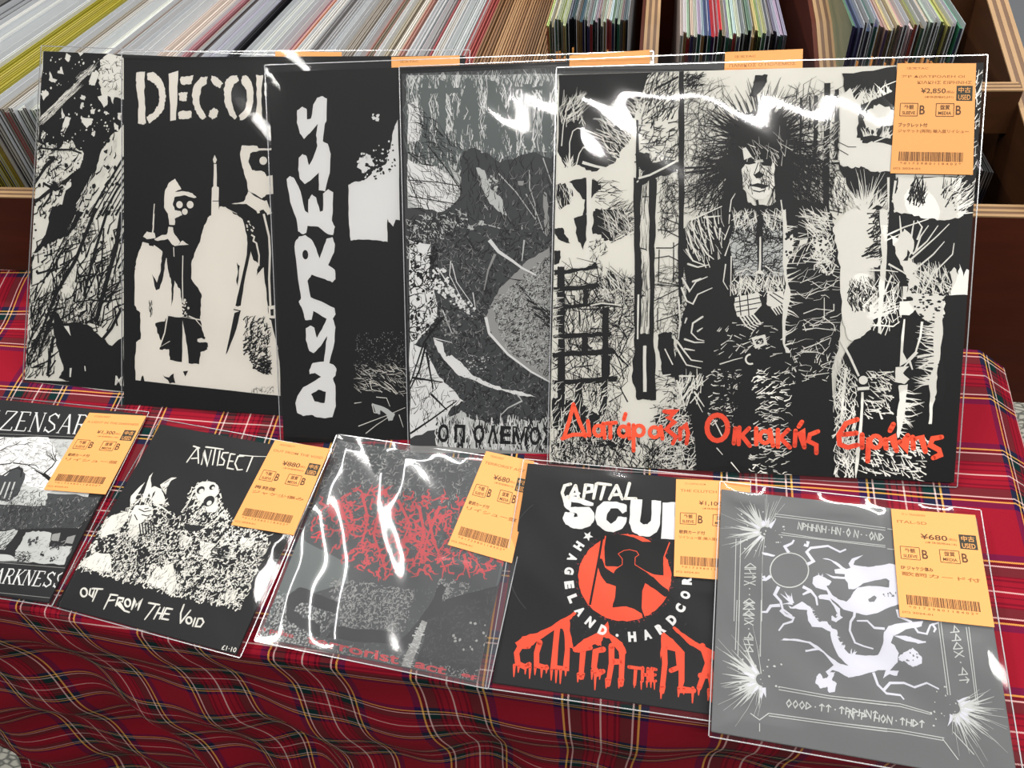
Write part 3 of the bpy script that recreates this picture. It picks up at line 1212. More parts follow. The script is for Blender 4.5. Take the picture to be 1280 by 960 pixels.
# background behind the head
sky = [(850, 92), (1040, 92), (1040, 260), (850, 260)]
H([(856, 100), (900, 100), (890, 262), (856, 262)], 110, 60, 60, 12, .55, B, .4)
H([(985, 110), (1052, 108), (1050, 262), (985, 262)], 120, 70, 60, 10, .7, B, .4)
H([(855, 92), (880, 92), (878, 108), (855, 108)], 30, 40, 40, 4, 1.1, B)
P([(944, 94), (960, 94), (955, 108), (944, 122), (936, 120), (942, 106)], B, .8, 3)
for xa, xb, ya, yb, w_ in ((1001, 1000, 122, 205, 1.7), (1020, 1018, 120, 205, 3.2), (1034, 1030, 104, 380, 4.4), (1046, 1044, 112, 200, 3.0), (1012, 1012, 120, 160, 1.2)):
    LN([(xa, ya), ((xa + xb) / 2 + .6, (ya + yb) / 2), (xb, yb)], B, w_, jit=.2)
H([(1022, 118), (1046, 118), (1044, 205), (1020, 205)], 40, 50, 30, 5, .7, Wh)
for pts in ([(856, 210), (880, 209), (900, 208)], [(1005, 203), (1030, 205), (1060, 203)], [(856, 216), (892, 212)]):
    LN(pts, B, 1.5)
# hair
BU(950, 172, 90, 20, 165, 20, 40, 1.5, B, r0=8)
BU(948, 178, 90, 130, 235, 22, 44, 1.4, B, r0=8, curve=.4)
BU(955, 180, 90, -60, 40, 22, 44, 1.4, B, r0=8, curve=.4)
BU(946, 185, 60, 195, 250, 30, 60, 1.1, B, r0=12, curve=.5)
BU(958, 185, 60, -70, -10, 30, 55, 1.1, B, r0=12, curve=.5)
P([(926, 150), (932, 142), (945, 138), (952, 135), (966, 139), (978, 142), (984, 156), (986, 175), (990, 200), (984, 216), (970, 206), (948, 200), (930, 204), (926, 190),
   (918, 200), (922, 232), (912, 240), (906, 215), (916, 190), (922, 170)], B, 1.2, 5)
P([(912, 200), (926, 196), (928, 232), (934, 250), (930, 262), (912, 262), (904, 245)], B, 1, 4)
P([(972, 200), (988, 198), (992, 240), (986, 262), (972, 262), (968, 240)], B, 1, 4)
H([(880, 190), (916, 180), (910, 262), (872, 262)], 60, 55, 30, 14, 1.0, B, .3)
H([(985, 190), (1030, 190), (1040, 262), (985, 262)], 80, 125, 35, 14, 1.0, B, .3)
# face
P([(927, 212), (932, 204), (946, 202), (968, 204), (968, 232), (962, 244), (952, 250), (944, 249), (934, 240), (929, 230)], Wh, .5, 3)
P([(928, 186), (932, 184), (940, 196), (930, 200)], Wh, .3)
P([(929, 201), (940, 199), (945, 204), (936, 206), (929, 205)], B)
P([(950, 203), (966, 201), (964, 208), (953, 207)], B)
H([(945, 204), (968, 206), (964, 236), (952, 236)], 26, 110, 40, 5, .7, B)
P([(942, 219), (949, 214), (955, 219), (950, 223), (945, 223)], B)
LN([(948, 203), (944, 214), (942, 219)], B, .7)
P([(936, 232), (947, 229), (962, 232), (954, 236), (946, 234)], B)
LN([(941, 238), (949, 240), (956, 238)], B, .9)
H([(928, 212), (938, 208), (940, 240), (932, 236)], 14, 100, 40, 4, .6, B)
H([(926, 184), (985, 160), (986, 200), (940, 204)], 18, 120, 40, 7, .5, Wh)
LN([(946, 250), (948, 262)], B, 2)
# neck, coat
P([(905, 240), (928, 248), (940, 256), (965, 256), (985, 240), (1000, 250), (1030, 255), (1040, 270), (1052, 310), (1056, 345), (1050, 420), (1040, 470), (1050, 600), (872, 600),
   (864, 520), (870, 440), (862, 400), (872, 330), (866, 300), (878, 270), (895, 262)], B, 1, 5)
P([(852, 290), (866, 272), (880, 268), (898, 264), (905, 300), (900, 420), (880, 500), (862, 520), (842, 470), (848, 420), (858, 380), (855, 330)], B, 1, 4)
P([(912, 300), (920, 268), (975, 268), (978, 300), (980, 330), (978, 345), (918, 345)], 'pale', .6, 3)
H([(914, 262), (980, 262), (980, 346), (914, 346)], 170, 20, 60, 8, .8, B, .3)
H([(914, 262), (980, 262), (980, 300), (914, 300)], 60, 110, 60, 7, 1.2, B, .3)
P([(946, 256), (954, 256), (952, 350), (946, 350)], B, .5, 5)
P([(949, 296), (951, 296), (951, 338), (956, 343), (944, 342), (948, 336)], Wh, .4, 3)
H([(916, 264), (945, 264), (944, 285), (916, 285)], 24, 60, 60, 5, .9, Wh)
H([(954, 264), (978, 264), (978, 285), (956, 285)], 24, 120, 60, 5, .9, Wh)
strokes(r, Wh, 1.0, [[(912, 265), (914, 250), (919, 242)], [(912, 268), (911, 280)], [(976, 250), (980, 280), (982, 300)], [(905, 300), (912, 282)], [(906, 320), (913, 300)],
                     [(907, 330), (904, 352), (910, 362)], [(914, 320), (913, 370)], [(978, 262), (980, 290)], [(920, 342), (934, 336), (944, 342)], [(956, 332), (966, 340), (978, 342)]], w1=.5, cap=False)
H([(916, 345), (980, 345), (982, 366), (914, 366)], 70, 100, 50, 6, .9, Wh)
# left sleeve highlights
strokes(r, Wh, 1.6, [[(866, 274), (880, 268), (902, 258)], [(864, 278), (868, 292), (876, 306)], [(873, 276), (878, 296), (884, 312)], [(884, 274), (886, 290), (892, 314)], [(880, 272), (900, 270)],
                     [(860, 290), (866, 310), (874, 326)], [(876, 306), (884, 318), (892, 324)], [(858, 312), (866, 326), (882, 332)], [(860, 330), (872, 334), (886, 331)],
                     [(893, 284), (897, 298)], [(900, 286), (899, 300)], [(853, 348), (862, 364), (870, 352), (884, 346)], [(866, 352), (876, 348)], [(852, 360), (858, 376), (866, 380), (872, 368), (890, 360)],
                     [(848, 372), (850, 400), (848, 424)], [(878, 396), (866, 404), (864, 416), (872, 424), (880, 426)], [(846, 426), (856, 440), (864, 450), (878, 452)],
                     [(844, 432), (852, 446), (858, 456), (876, 460)], [(856, 424), (868, 428), (880, 428)], [(872, 414), (878, 410)], [(858, 398), (856, 404)], [(856, 436), (868, 438)],
                     [(826, 470), (838, 468)], [(850, 470), (868, 470)], [(846, 476), (852, 492), (858, 480)], [(848, 484), (856, 506)], [(868, 490), (880, 508)]], w1=.7)
H([(850, 470), (880, 470), (874, 500), (846, 500)], 24, 70, 30, 8, 1.2, Wh)
H([(858, 268), (905, 268), (900, 330), (858, 330)], 40, 110, 25, 7, .8, Wh)
# hands over the belt
P([(918, 372), (948, 366), (952, 382), (940, 394), (922, 396), (918, 384)], Wh, .5, 3)
P([(960, 364), (978, 364), (982, 378), (966, 386), (958, 380)], Wh, .5, 3)
strokes(r, B, .8, [[(918, 378), (950, 372)], [(920, 384), (951, 378)], [(920, 390), (946, 385)], [(934, 368), (936, 394)], [(962, 368), (978, 380)], [(966, 366), (981, 375)], [(924, 370), (926, 394)]])
for q in range(5):
    LN([(925 + q * 4, 396 - q * .8), (933 + q * 4.4, 408 - q), (942 + q * 3, 413 - q * 2.5)], Wh, 1.3, .8)
    LN([(964 + q * 3.4, 384 - q), (971 + q * 3, 394 - q)], Wh, 1.2, .7)
P([(939, 422), (956, 418), (959, 430), (944, 436)], Wh)
P([(943, 425), (953, 422), (955, 429), (946, 432)], B)
r.up()
r.disc((948.5, 427), .8, Wh)
ring(r, 938, 449, 6, 6, Wh, 1.4, 90, 300)
H([(895, 400), (985, 400), (975, 445), (895, 445)], 30, 20, 50, 4, 1.0, Wh)
H([(886, 462), (928, 458), (916, 535), (886, 530)], 46, 15, 40, 3.4, 1.1, Wh, .2)
H([(944, 462), (986, 462), (986, 602), (938, 602)], 110, 10, 35, 4, 1.1, Wh, .2)
H([(900, 450), (930, 450), (925, 600), (905, 600)], 40, 100, 40, 10, 2.4, B, .2)
strokes(r, Wh, 1.0, [[(900, 455), (916, 450), (928, 447)], [(948, 492), (962, 482)], [(868, 496), (878, 515)], [(914, 578), (924, 597)], [(896, 560), (903, 568)]], w1=.5)
# right flank: pale furred strip and the black sleeve
P([(979, 262), (982, 262), (985, 300), (990, 290), (992, 312), (984, 330), (983, 345), (988, 366), (986, 380), (982, 400), (981, 430), (988, 441), (982, 441), (978, 425), (978, 380), (982, 355), (978, 330)], Wh, .4, 3)
FR([(983, 280), (983, 345), (986, 372), (981, 400), (981, 432)], 46, 1, 3, 12, 1.1, Wh)
BL([(982, 285), (996, 290), (994, 322), (982, 322)], 14, .8, 1.7, B)
H([(990, 290), (1036, 290), (1034, 330), (992, 330)], 16, 15, 60, 8, .9, Wh)
P([(1000, 300), (1010, 298), (1008, 304), (998, 308)], Wh)
H([(1000, 262), (1036, 266), (1034, 292), (1006, 292)], 46, 140, 40, 6, .9, Wh)
H([(1015, 295), (1042, 290), (1044, 340), (1020, 340)], 46, 100, 60, 6, 1.1, Wh, .3)
P([(1016, 304), (1026, 298), (1036, 300), (1032, 312), (1022, 316)], Wh, .8, 2)
BL([(1016, 296), (1040, 294), (1036, 318), (1016, 318)], 12, .6, 1.4, B)
H([(1000, 340), (1050, 335), (1048, 470), (1000, 470)], 24, 10, 35, 9, .75, Wh, .3)
strokes(r, Wh, .8, [[(1003, 412), (1020, 410), (1044, 413)], [(1004, 436), (1020, 430), (1038, 422)], [(1002, 440), (1020, 440), (1030, 443)], [(1004, 392), (1020, 386), (1040, 388)],
                    [(1028, 396), (1042, 406), (1044, 414)], [(1042, 380), (1042, 388), (1032, 392)], [(1006, 470), (1036, 466)], [(1030, 400), (1030, 372)], [(1007, 414), (1004, 404)]], w1=.5, cap=False)
H([(984, 425), (1050, 425), (1050, 480), (984, 480)], 40, 90, 80, 3, .9, Wh)
# upper right: pale splashes and fur around the tag
P([(1052, 92), (1120, 84), (1120, 240), (1060, 222), (1056, 210), (1068, 196), (1066, 170), (1060, 130)], B, 1, 4)
P([(1050, 118), (1062, 110), (1070, 125), (1082, 108), (1076, 130), (1072, 150), (1070, 172), (1078, 176), (1074, 186), (1068, 190), (1070, 200), (1064, 206), (1048, 200)], Wh, .8, 3)
P([(1050, 190), (1062, 185), (1074, 178), (1092, 178), (1118, 182), (1118, 214), (1092, 216), (1076, 208), (1060, 212), (1050, 206)], Wh, 1, 4)
P([(1078, 150), (1084, 138), (1098, 130), (1118, 138), (1118, 156), (1100, 158), (1092, 164), (1082, 160)], Wh, 1, 4)
FR([(1058, 118), (1076, 130), (1100, 120), (1118, 112)], 40, 1, 4, 12, 1.1, Wh)
FR([(1078, 170), (1090, 168), (1112, 172)], 30, 1, 3, 9, 1.0, Wh)
strokes(r, Wh, 1.0, [[(1078, 142), (1088, 126), (1104, 108), (1124, 100)], [(1092, 178), (1116, 168)]], w1=.6, cap=False)
strokes(r, B, .6, [[(1048, 178), (1060, 184), (1070, 184)], [(1046, 186), (1060, 194)]], cap=False)
P([(1048, 205), (1062, 210), (1084, 212), (1104, 218), (1118, 222), (1118, 252), (1100, 262), (1084, 262), (1066, 250), (1056, 226)], B, 1, 4)
BU(1080, 268, 34, 40, 140, 16, 34, .9, Wh, r0=2)
FR([(1060, 262), (1078, 252), (1100, 256), (1112, 262)], 40, 1, 4, 14, 1.0, Wh)
P([(1044, 222), (1056, 222), (1062, 250), (1052, 262), (1040, 256)], Wh, .8, 3)
H([(1040, 222), (1058, 222), (1058, 262), (1040, 262)], 24, 110, 30, 6, .7, B, .3)
# right middle
P([(1120, 222), (1222, 222), (1216, 400), (1192, 380), (1180, 372), (1150, 372), (1110, 430), (1064, 430), (1098, 380), (1092, 330), (1106, 300), (1094, 280), (1108, 262), (1112, 240)], B, 1, 5)
P([(1122, 222), (1200, 222), (1202, 248), (1196, 262), (1210, 264), (1200, 272), (1180, 276), (1160, 274), (1140, 268), (1118, 266), (1114, 250), (1120, 240)], Wh, 1, 5)
H([(1135, 224), (1156, 224), (1156, 252), (1138, 252)], 34, 80, 25, 6, 1.3, B)
H([(1175, 224), (1216, 224), (1214, 256), (1186, 252)], 30, 75, 30, 9, 1.2, B)
H([(1190, 226), (1218, 226), (1216, 262), (1196, 262)], 24, 40, 20, 9, .9, Wh)
strokes(r, Wh, 1.8, [[(1176, 266), (1200, 258), (1218, 246)], [(1196, 262), (1222, 252)], [(1190, 268), (1222, 266)], [(1110, 222), (1110, 260), (1108, 300)], [(1119, 226), (1116, 246), (1118, 262)]], w1=.6, cap=False)
LN([(1112, 228), (1113, 262)], B, 1.0)
P([(1040, 285), (1062, 262), (1094, 262), (1100, 290), (1104, 310), (1100, 332), (1088, 336), (1084, 352), (1070, 356), (1060, 380), (1076, 384), (1092, 392), (1088, 412), (1070, 428),
   (1060, 424), (1052, 400), (1050, 340), (1046, 310)], Wh, .8, 4)
FR([(1092, 400), (1084, 382), (1064, 372)], 44, -1, 6, 26, 1.3, Wh, lean=.1)
H([(1062, 352), (1092, 350), (1086, 384), (1062, 384)], 44, 100, 40, 7, 1.1, B, .2)
H([(1092, 262), (1112, 262), (1108, 300), (1090, 296)], 34, 40, 40, 6, 1.1, B)
H([(1088, 305), (1112, 296), (1110, 324), (1082, 318)], 30, 30, 20, 7, 1.1, B)
P([(1099, 262), (1109, 262), (1108, 320), (1104, 370), (1100, 420), (1097, 420), (1098, 360), (1102, 320)], Wh, .4, 5)
P([(1112, 294), (1122, 298), (1130, 286), (1140, 298), (1142, 310), (1136, 322), (1146, 332), (1140, 342), (1150, 352), (1136, 362), (1150, 372), (1132, 372), (1136, 350), (1128, 334), (1120, 320), (1116, 306)], Wh, .8, 3)
strokes(r, Wh, 1.5, [[(1136, 326), (1152, 312), (1170, 296), (1186, 280)], [(1140, 318), (1158, 302), (1172, 282)], [(1144, 314), (1150, 296), (1160, 282)], [(1142, 338), (1166, 318), (1180, 302)],
                     [(1150, 372), (1168, 340), (1190, 318), (1192, 304)], [(1138, 300), (1142, 276)], [(1126, 292), (1124, 270)], [(1104, 296), (1130, 284), (1160, 274)], [(1100, 304), (1126, 292)],
                     [(1146, 300), (1152, 284), (1146, 276)], [(1110, 330), (1128, 340), (1136, 346)], [(1084, 338), (1108, 338), (1122, 340)], [(1114, 344), (1106, 364), (1098, 376)]], w1=.6, cap=False)
P([(1134, 312), (1137, 316), (1134, 326), (1128, 326), (1133, 320)], B)
H([(1140, 330), (1182, 335), (1190, 372), (1140, 372)], 60, 110, 50, 7, 1.1, Wh)
P([(1186, 340), (1192, 334), (1197, 344), (1199, 330), (1204, 346), (1208, 336), (1214, 340), (1213, 369), (1188, 369), (1190, 352)], Wh, .6, 2)
H([(1062, 350), (1120, 344), (1122, 402), (1090, 408)], 34, 100, 40, 12, .8, Wh, .3)
strokes(r, Wh, 1.6, [[(1080, 398), (1100, 390), (1122, 382)], [(1082, 406), (1104, 407), (1116, 408), (1124, 402)], [(1078, 384), (1094, 366)], [(1076, 414), (1090, 408)]], w1=.6, cap=False)
# right lower: black with posts, branches, fur
P([(1064, 428), (1090, 414), (1108, 420), (1126, 400), (1128, 372), (1180, 368), (1186, 369), (1214, 370), (1212, 400), (1200, 604), (1040, 600), (1046, 470), (1056, 440)], B, .8, 5)
P([(1128, 358), (1134, 358), (1132, 374), (1128, 374)], Wh)
P([(1124, 377), (1150, 375), (1154, 384), (1142, 388), (1136, 394), (1124, 394)], Wh, .4, 2)
P([(1138, 366), (1182, 366), (1180, 390), (1176, 402), (1160, 402), (1150, 396), (1140, 380)], Wh, 1, 4)
BL([(1140, 364), (1184, 364), (1178, 402), (1144, 396)], 44, .9, 1.9, B, .6)
P([(1169, 392), (1178, 388), (1178, 410), (1174, 450), (1171, 460), (1170, 490), (1166, 505), (1164, 530), (1160, 530), (1162, 500), (1160, 478), (1166, 460), (1166, 430)], Wh, .5, 4)
FR([(1170, 400), (1168, 430), (1166, 460), (1162, 480)], 50, -1, 5, 15, 1.3, Wh)
P([(1129, 399), (1131, 399), (1128, 440), (1134, 452), (1124, 458), (1126, 420)], Wh, .2)
strokes(r, Wh, 1.8, [[(1152, 402), (1150, 420), (1144, 440), (1132, 452)], [(1146, 440), (1128, 460)], [(1136, 450), (1140, 462)], [(1146, 446), (1162, 444)], [(1148, 460), (1158, 454), (1164, 448)]], w1=1.0, cap=False)
P([(1119, 459), (1136, 458), (1128, 466), (1136, 474), (1130, 480), (1118, 477)], Wh, .3, 2)
P([(1122, 482), (1134, 480), (1132, 500), (1130, 520), (1124, 545), (1121, 548), (1120, 520), (1124, 500)], Wh, .4, 3)
FR([(1130, 482), (1132, 500), (1128, 520), (1122, 540)], 26, 1, 5, 14, 1.2, Wh)
LN([(1122, 480), (1120, 520)], B, .8)
P([(1208, 70), (1232, 70), (1222, 226), (1206, 226)], B, .8, 4)
H([(1208, 90), (1232, 90), (1222, 226), (1206, 226)], 30, 60, 40, 6, .9, Wh)
# the thin staves
strokes(r, Wh, 2.0, [[(1050, 424), (1062, 446), (1073, 470)], [(1057, 460), (1053, 500), (1051, 528)]], w1=1.6, cap=False)
r.up()
r.disc((1078.5, 475), 3.4, Wh)
P([(1071, 484), (1086, 483), (1086, 487), (1071, 488)], Wh)
P([(1076, 490), (1079, 490), (1078, 520), (1075, 560), (1072, 584), (1069, 602), (1068, 585), (1072, 545), (1075, 515)], Wh, .2, 3)
H([(1042, 440), (1070, 470), (1066, 600), (1044, 600)], 120, 100, 50, 6, 1.0, Wh, .2)
H([(1085, 460), (1118, 465), (1112, 520), (1080, 520)], 44, 150, 50, 5, 1.2, Wh)
H([(1080, 545), (1160, 550), (1150, 600), (1076, 590)], 70, 150, 40, 5, 1.3, Wh)
r.up(.03)
# orange-red lettering
R_ = 'red'
strokes(r, R_, 3.2, [[(717, 505), (712, 525), (705, 547)], [(717, 506), (724, 526), (732, 545)], [(703, 548), (716, 543), (733, 543)], [(735, 526), (737, 544)], [(754, 529), (756, 547)],
                     [(758, 529), (770, 528)], [(763, 529), (763, 547)], [(786, 530), (787, 548)], [(782, 517), (780, 524)], [(792, 531), (792, 563)], [(826, 533), (828, 548)],
                     [(830, 514), (844, 515), (835, 522), (843, 527), (833, 536), (845, 546), (841, 554)], [(850, 535), (850, 549)], [(850, 537), (857, 531), (860, 541), (858, 554)]])
strokes(r, R_, 3.4, [[(919, 535), (917, 554)], [(924, 534), (923, 555)], [(936, 535), (927, 544), (937, 557)], [(945, 535), (945, 555)], [(962, 537), (966, 557)], [(972, 537), (972, 558)],
                     [(985, 537), (975, 547), (987, 559)], [(994, 538), (993, 557)], [(994, 545), (1001, 538), (1005, 559)], [(1002, 527), (998, 533)],
                     [(1022, 539), (1012, 543), (1010, 551), (1020, 556), (1020, 566)]])
strokes(r, R_, 3.8, [[(1071, 524), (1057, 529), (1048, 543), (1049, 555), (1059, 559), (1071, 556)], [(1054, 543), (1070, 541)], [(1077, 543), (1077, 559)], [(1085, 549), (1084, 576)],
                     [(1106, 549), (1107, 560)], [(1107, 551), (1115, 545), (1120, 563)], [(1116, 530), (1112, 538)], [(1124, 552), (1128, 561), (1134, 544)], [(1140, 546), (1141, 560)],
                     [(1141, 549), (1151, 546), (1156, 564)], [(1176, 546), (1165, 548), (1162, 556), (1173, 562), (1175, 568), (1166, 572)]])
r.up(.01)
for cx, cy, rx, ry, w_ in ((748, 538, 5.5, 6.5, 3), (779, 539, 5.5, 6.5, 3), (799, 538, 6, 6.5, 3), (818, 540, 6, 6.5, 3), (896.5, 534.5, 13, 16, 4), (956, 546, 6.5, 7.5, 3.2), (1094, 552, 7, 7.5, 3.4)):
    ring(r, cx, cy, rx, ry, R_, w_)
LN([(894, 528), (903, 546)], Wh, 1.0)
r.commit('cover_print', r.jacket)


def tile(x0, y0, s):
    return lambda *pts: [(x0 + a / s, y0 + b / s) for a, b in pts]


def art(r):
    return r.poly, r.hatch, r.line, r.blobs, r.fringe, r.burst


# ---- 2: the jungle cover on the far left
r = L1 = start('LP1', 'album_record', 'leftmost record cover, black and white jungle drawing with slanting beams', 'record', G12, (0, 0, 0, 0), 3, (222, 220, 210))
P, H, LN, BL, FR, BU = art(r)
t = tile(20, 50, 4.367)
P([(55, 60), (500, 60), (500, 72), (152, 72)], B)
P(t((150, 55), (505, 55), (500, 130), (450, 160), (450, 230), (470, 300), (600, 330), (600, 450), (520, 520), (470, 600), (440, 700), (360, 900), (330, 980), (240, 980), (270, 830), (250, 770),
    (350, 690), (370, 620), (300, 560), (220, 600), (120, 560), (130, 300)), B, 1.5, 4)
for q in ([(275, 70), (300, 90), (285, 120), (265, 100)], [(335, 65), (370, 70), (350, 90)], [(185, 170), (200, 210), (225, 215), (215, 235), (180, 220)], [(225, 180), (250, 145), (262, 190)],
          [(135, 290), (165, 270), (180, 295), (150, 330)], [(355, 300), (380, 310), (375, 330), (350, 318)], [(355, 340), (370, 345), (360, 380), (350, 370)],
          [(405, 385), (435, 375), (430, 400), (410, 405)], [(485, 385), (510, 400), (490, 412)], [(250, 370), (270, 420), (250, 430)], [(270, 420), (300, 425), (290, 460), (265, 510), (245, 500)],
          [(355, 420), (420, 430), (415, 455), (385, 480), (360, 450)], [(415, 480), (435, 500), (425, 530), (412, 520)], [(140, 490), (165, 505), (150, 560), (135, 530)],
          [(165, 560), (215, 575), (205, 600), (165, 590)], [(260, 550), (285, 560), (275, 600), (250, 600)], [(300, 545), (318, 560), (312, 610), (295, 590)],
          [(310, 625), (365, 630), (360, 660), (350, 700), (315, 680)], [(215, 615), (268, 620), (255, 690), (215, 700), (190, 660)], [(120, 640), (150, 600), (170, 640), (120, 700)],
          [(150, 770), (200, 730), (240, 760), (190, 790), (180, 820)], [(255, 800), (300, 760), (300, 800), (265, 830)], [(460, 110), (505, 70), (580, 90), (580, 250), (540, 270), (500, 260), (460, 230)],
          [(445, 310), (500, 300), (500, 350), (480, 370)], [(510, 290), (545, 280), (530, 350)], [(400, 220), (415, 180), (440, 165), (455, 185), (430, 250), (400, 245)],
          [(555, 400), (575, 400), (570, 440), (555, 430)], [(535, 450), (560, 470), (560, 500), (540, 490)]):
    P(t(*q), Wh, .6, 3)
BL(t((150, 80), (560, 80), (560, 600), (130, 600)), 90, .4, 1.3, Wh)
H(t((130, 420), (330, 230), (345, 265), (150, 460)), 60, 42, 6, 14, .5, Wh)
H(t((340, 190), (430, 130), (440, 160), (360, 220)), 30, 42, 10, 8, .5, Wh)
H(t((460, 100), (580, 80), (580, 300), (450, 280)), 30, 60, 90, 5, .8, B)
H(t((130, 480), (350, 480), (350, 800), (110, 760)), 80, 60, 80, 6, .8, B, .3)
for q, w_ in (([(95, 780), (160, 690), (215, 640)], 4), ([(95, 890), (150, 850), (200, 810)], 3.4), ([(180, 640), (215, 640)], 3), ([(150, 780), (215, 820), (260, 800)], 2.4), ([(120, 590), (210, 600), (270, 600)], 1.6),
              ([(230, 600), (300, 600), (360, 620)], 1.6), ([(150, 910), (185, 860), (200, 820)], 2.2)):
    LN(t(*q), B, w_, jit=.4)
BU(*t((215, 800))[0], 26, 0, 360, 3, 10, 1.6, B)
H(t((440, 700), (520, 540), (560, 560), (470, 760)), 50, 62, 8, 12, .5, Wh)
H(t((330, 900), (400, 760), (440, 780), (370, 960)), 50, 62, 8, 12, .5, Wh)
for i in range(9):
    a = 590 + i * 24
    LN(t((a, 640 + i * 5), (a - 110, 820), (a - 190, 960)), B, 1.2 if i % 3 else 2.2, jit=.3)
u = tile(20, 260, 4.0)
P(u((180, -10), (260, -20), (340, 20), (300, 90), (260, 140), (200, 160), (150, 190), (90, 230), (80, 330), (60, 440), (45, 600), (60, 400), (75, 250), (150, 130)), B, 1.2, 4)
for i in range(44):
    a = 60 + i * 4.3
    y0 = 470 - i * 9
    LN(u((a, y0 + 60), (a + 40, y0 - 20), (a + 70, y0 - 90)), 'white' if i % 2 else B, .7 if i % 2 else 1.1, .4, jit=.3)
for q, w_ in (([(530, 20), (500, 200), (450, 380), (400, 570)], 4.5), ([(460, 10), (400, 200), (340, 440)], 2.8), ([(400, 0), (300, 260), (200, 430), (30, 840)], 3.6), ([(440, 100), (430, 260), (350, 440)], 1.6),
              ([(560, 60), (540, 140), (490, 330)], 1.6), ([(260, 160), (180, 320), (210, 430)], 1.6), ([(220, 400), (120, 640), (60, 740)], 1.6), ([(530, 500), (480, 600), (430, 660)], 3),
              ([(300, 470), (380, 460), (440, 470), (530, 450)], 1.3), ([(160, 420), (100, 560), (50, 730)], 1.4), ([(250, 280), (300, 250), (350, 330)], 1.0), ([(300, 240), (330, 300)], 1.0),
              ([(350, 360), (350, 440), (330, 500)], 1.4), ([(190, 640), (170, 720), (160, 840)], 3), ([(160, 820), (200, 760)], 1.6), ([(80, 800), (140, 790)], 1.2)):
    LN(u(*q), B, w_, jit=.3)
for i in range(8):
    LN(u((230 - i * 8, 420 + i * 26), (150 - i * 6, 600 + i * 20)), B, .7)
H(u((100, 180), (540, 20), (540, 560), (400, 580), (60, 780)), 110, 64, 6, 24, 2.0, B, .5)
BL(u((60, 60), (540, 20), (540, 460), (60, 700)), 70, .6, 2.0, B)
H(t((130, 480), (560, 480), (560, 960), (90, 960)), 60, 60, 30, 9, 1.9, B, .4)
BL(t((130, 480), (560, 480), (560, 960), (90, 960)), 60, .8, 2.6, B)
H(u((60, 400), (200, 420), (180, 820), (30, 830)), 60, 66, 10, 14, 1.2, B, .4)
H(u((210, 30), (390, 60), (370, 190), (240, 180)), 110, 60, 70, 4, .9, B, .4)
H(u((210, 450), (380, 440), (430, 590), (230, 580)), 110, 80, 70, 4, .9, B, .4)
H(u((260, 300), (420, 330), (400, 460), (250, 450)), 50, 100, 40, 4, .4, B)
H(u((450, 340), (530, 330), (530, 450), (440, 470)), 40, 30, 40, 5, .35, B)
P(u((195, 500), (240, 580), (300, 570), (370, 590), (420, 640), (480, 690), (540, 640), (540, 880), (300, 880), (215, 850), (240, 800), (215, 720), (190, 620)), B, .8, 4)
P(u((240, 590), (265, 590), (275, 640)), Wh)
P(u((270, 800), (280, 800), (276, 845), (268, 845)), Wh)
LN(u((345, 790), (348, 815)), Wh, 1.2)
FR(u((300, 575), (370, 570), (430, 590)), 30, 1, 3, 9, 1.4, B)
LN(u((80, 232), (150, 215), (210, 190)), Wh, .8)
P(u((-20, 850), (560, 880), (560, 920), (-20, 880)), B)
r.text('ME', u((495, 885))[0], u((560, 893))[0], u((499, 838))[0], Wh, .02)
r.commit('cover_print', r.jacket)

# ---- 3: two soldiers
r = L2 = start('LP2', 'album_record', 'black record cover with torn white capitals above two masked soldiers', 'record', G12, (0, 0, 0, 0), 3, (14, 14, 15))
P, H, LN, BL, FR, BU = art(r)
t = tile(150, 60, 4.365)
C_ = 'cream'
for q in ([(90, 135), (112, 130), (135, 128), (133, 250), (142, 410), (120, 418), (98, 412), (102, 300), (88, 200)],
          [(148, 140), (180, 130), (225, 170), (245, 215), (250, 270), (240, 330), (210, 375), (158, 412), (145, 375), (185, 350), (208, 310), (216, 270), (208, 220), (185, 190), (150, 172)],
          [(265, 140), (318, 125), (305, 395), (275, 400)], [(330, 157), (402, 150), (390, 195), (345, 202), (328, 188)], [(320, 245), (368, 240), (362, 290), (325, 288)],
          [(318, 352), (345, 340), (390, 345), (392, 380), (350, 390), (320, 385)],
          [(480, 155), (472, 195), (445, 215), (432, 290), (445, 330), (472, 378), (450, 392), (420, 360), (400, 310), (393, 250), (405, 200), (440, 160)],
          [(500, 150), (530, 160), (562, 192), (545, 220), (515, 205), (495, 175)], [(488, 345), (512, 325), (538, 345), (530, 378), (505, 390), (483, 372)],
          [(640, 150), (650, 180), (622, 195), (605, 240), (608, 290), (622, 340), (638, 375), (625, 392), (595, 360), (572, 300), (566, 230), (580, 170), (610, 152)],
          [(665, 155), (690, 148), (715, 180), (728, 230), (728, 290), (712, 350), (685, 385), (655, 395), (650, 368), (680, 340), (694, 290), (692, 230), (662, 190)],
          [(742, 148), (782, 150), (772, 250), (775, 330), (770, 405), (738, 405), (748, 300)], [(786, 195), (800, 190), (800, 270), (790, 260)]):
    P(t(*q), C_, .5, 5)
P(t((300, 713), (318, 740), (335, 770), (300, 785), (350, 782), (395, 792), (418, 815), (400, 818), (350, 803), (300, 812), (288, 850), (300, 885), (330, 890), (340, 912), (300, 930), (300, 965),
    (270, 965), (262, 905), (240, 870), (245, 780), (268, 735)), C_, .3, 3)
r.up()
for cx, cy, rr in ((325, 855, 5.2), (383, 855, 5.4), (354, 893, 4.6)):
    r.disc(t((cx, cy))[0], rr * .62, C_)
LN(t((188, 850), (184, 900), (180, 965)), C_, .9)
P(t((517, 583), (529, 610), (522, 628), (512, 628), (507, 608)), C_)
P(t((512, 632), (527, 632), (528, 755), (540, 760), (538, 900), (534, 965), (500, 965), (498, 900), (502, 762), (510, 755)), C_, .2, 3)
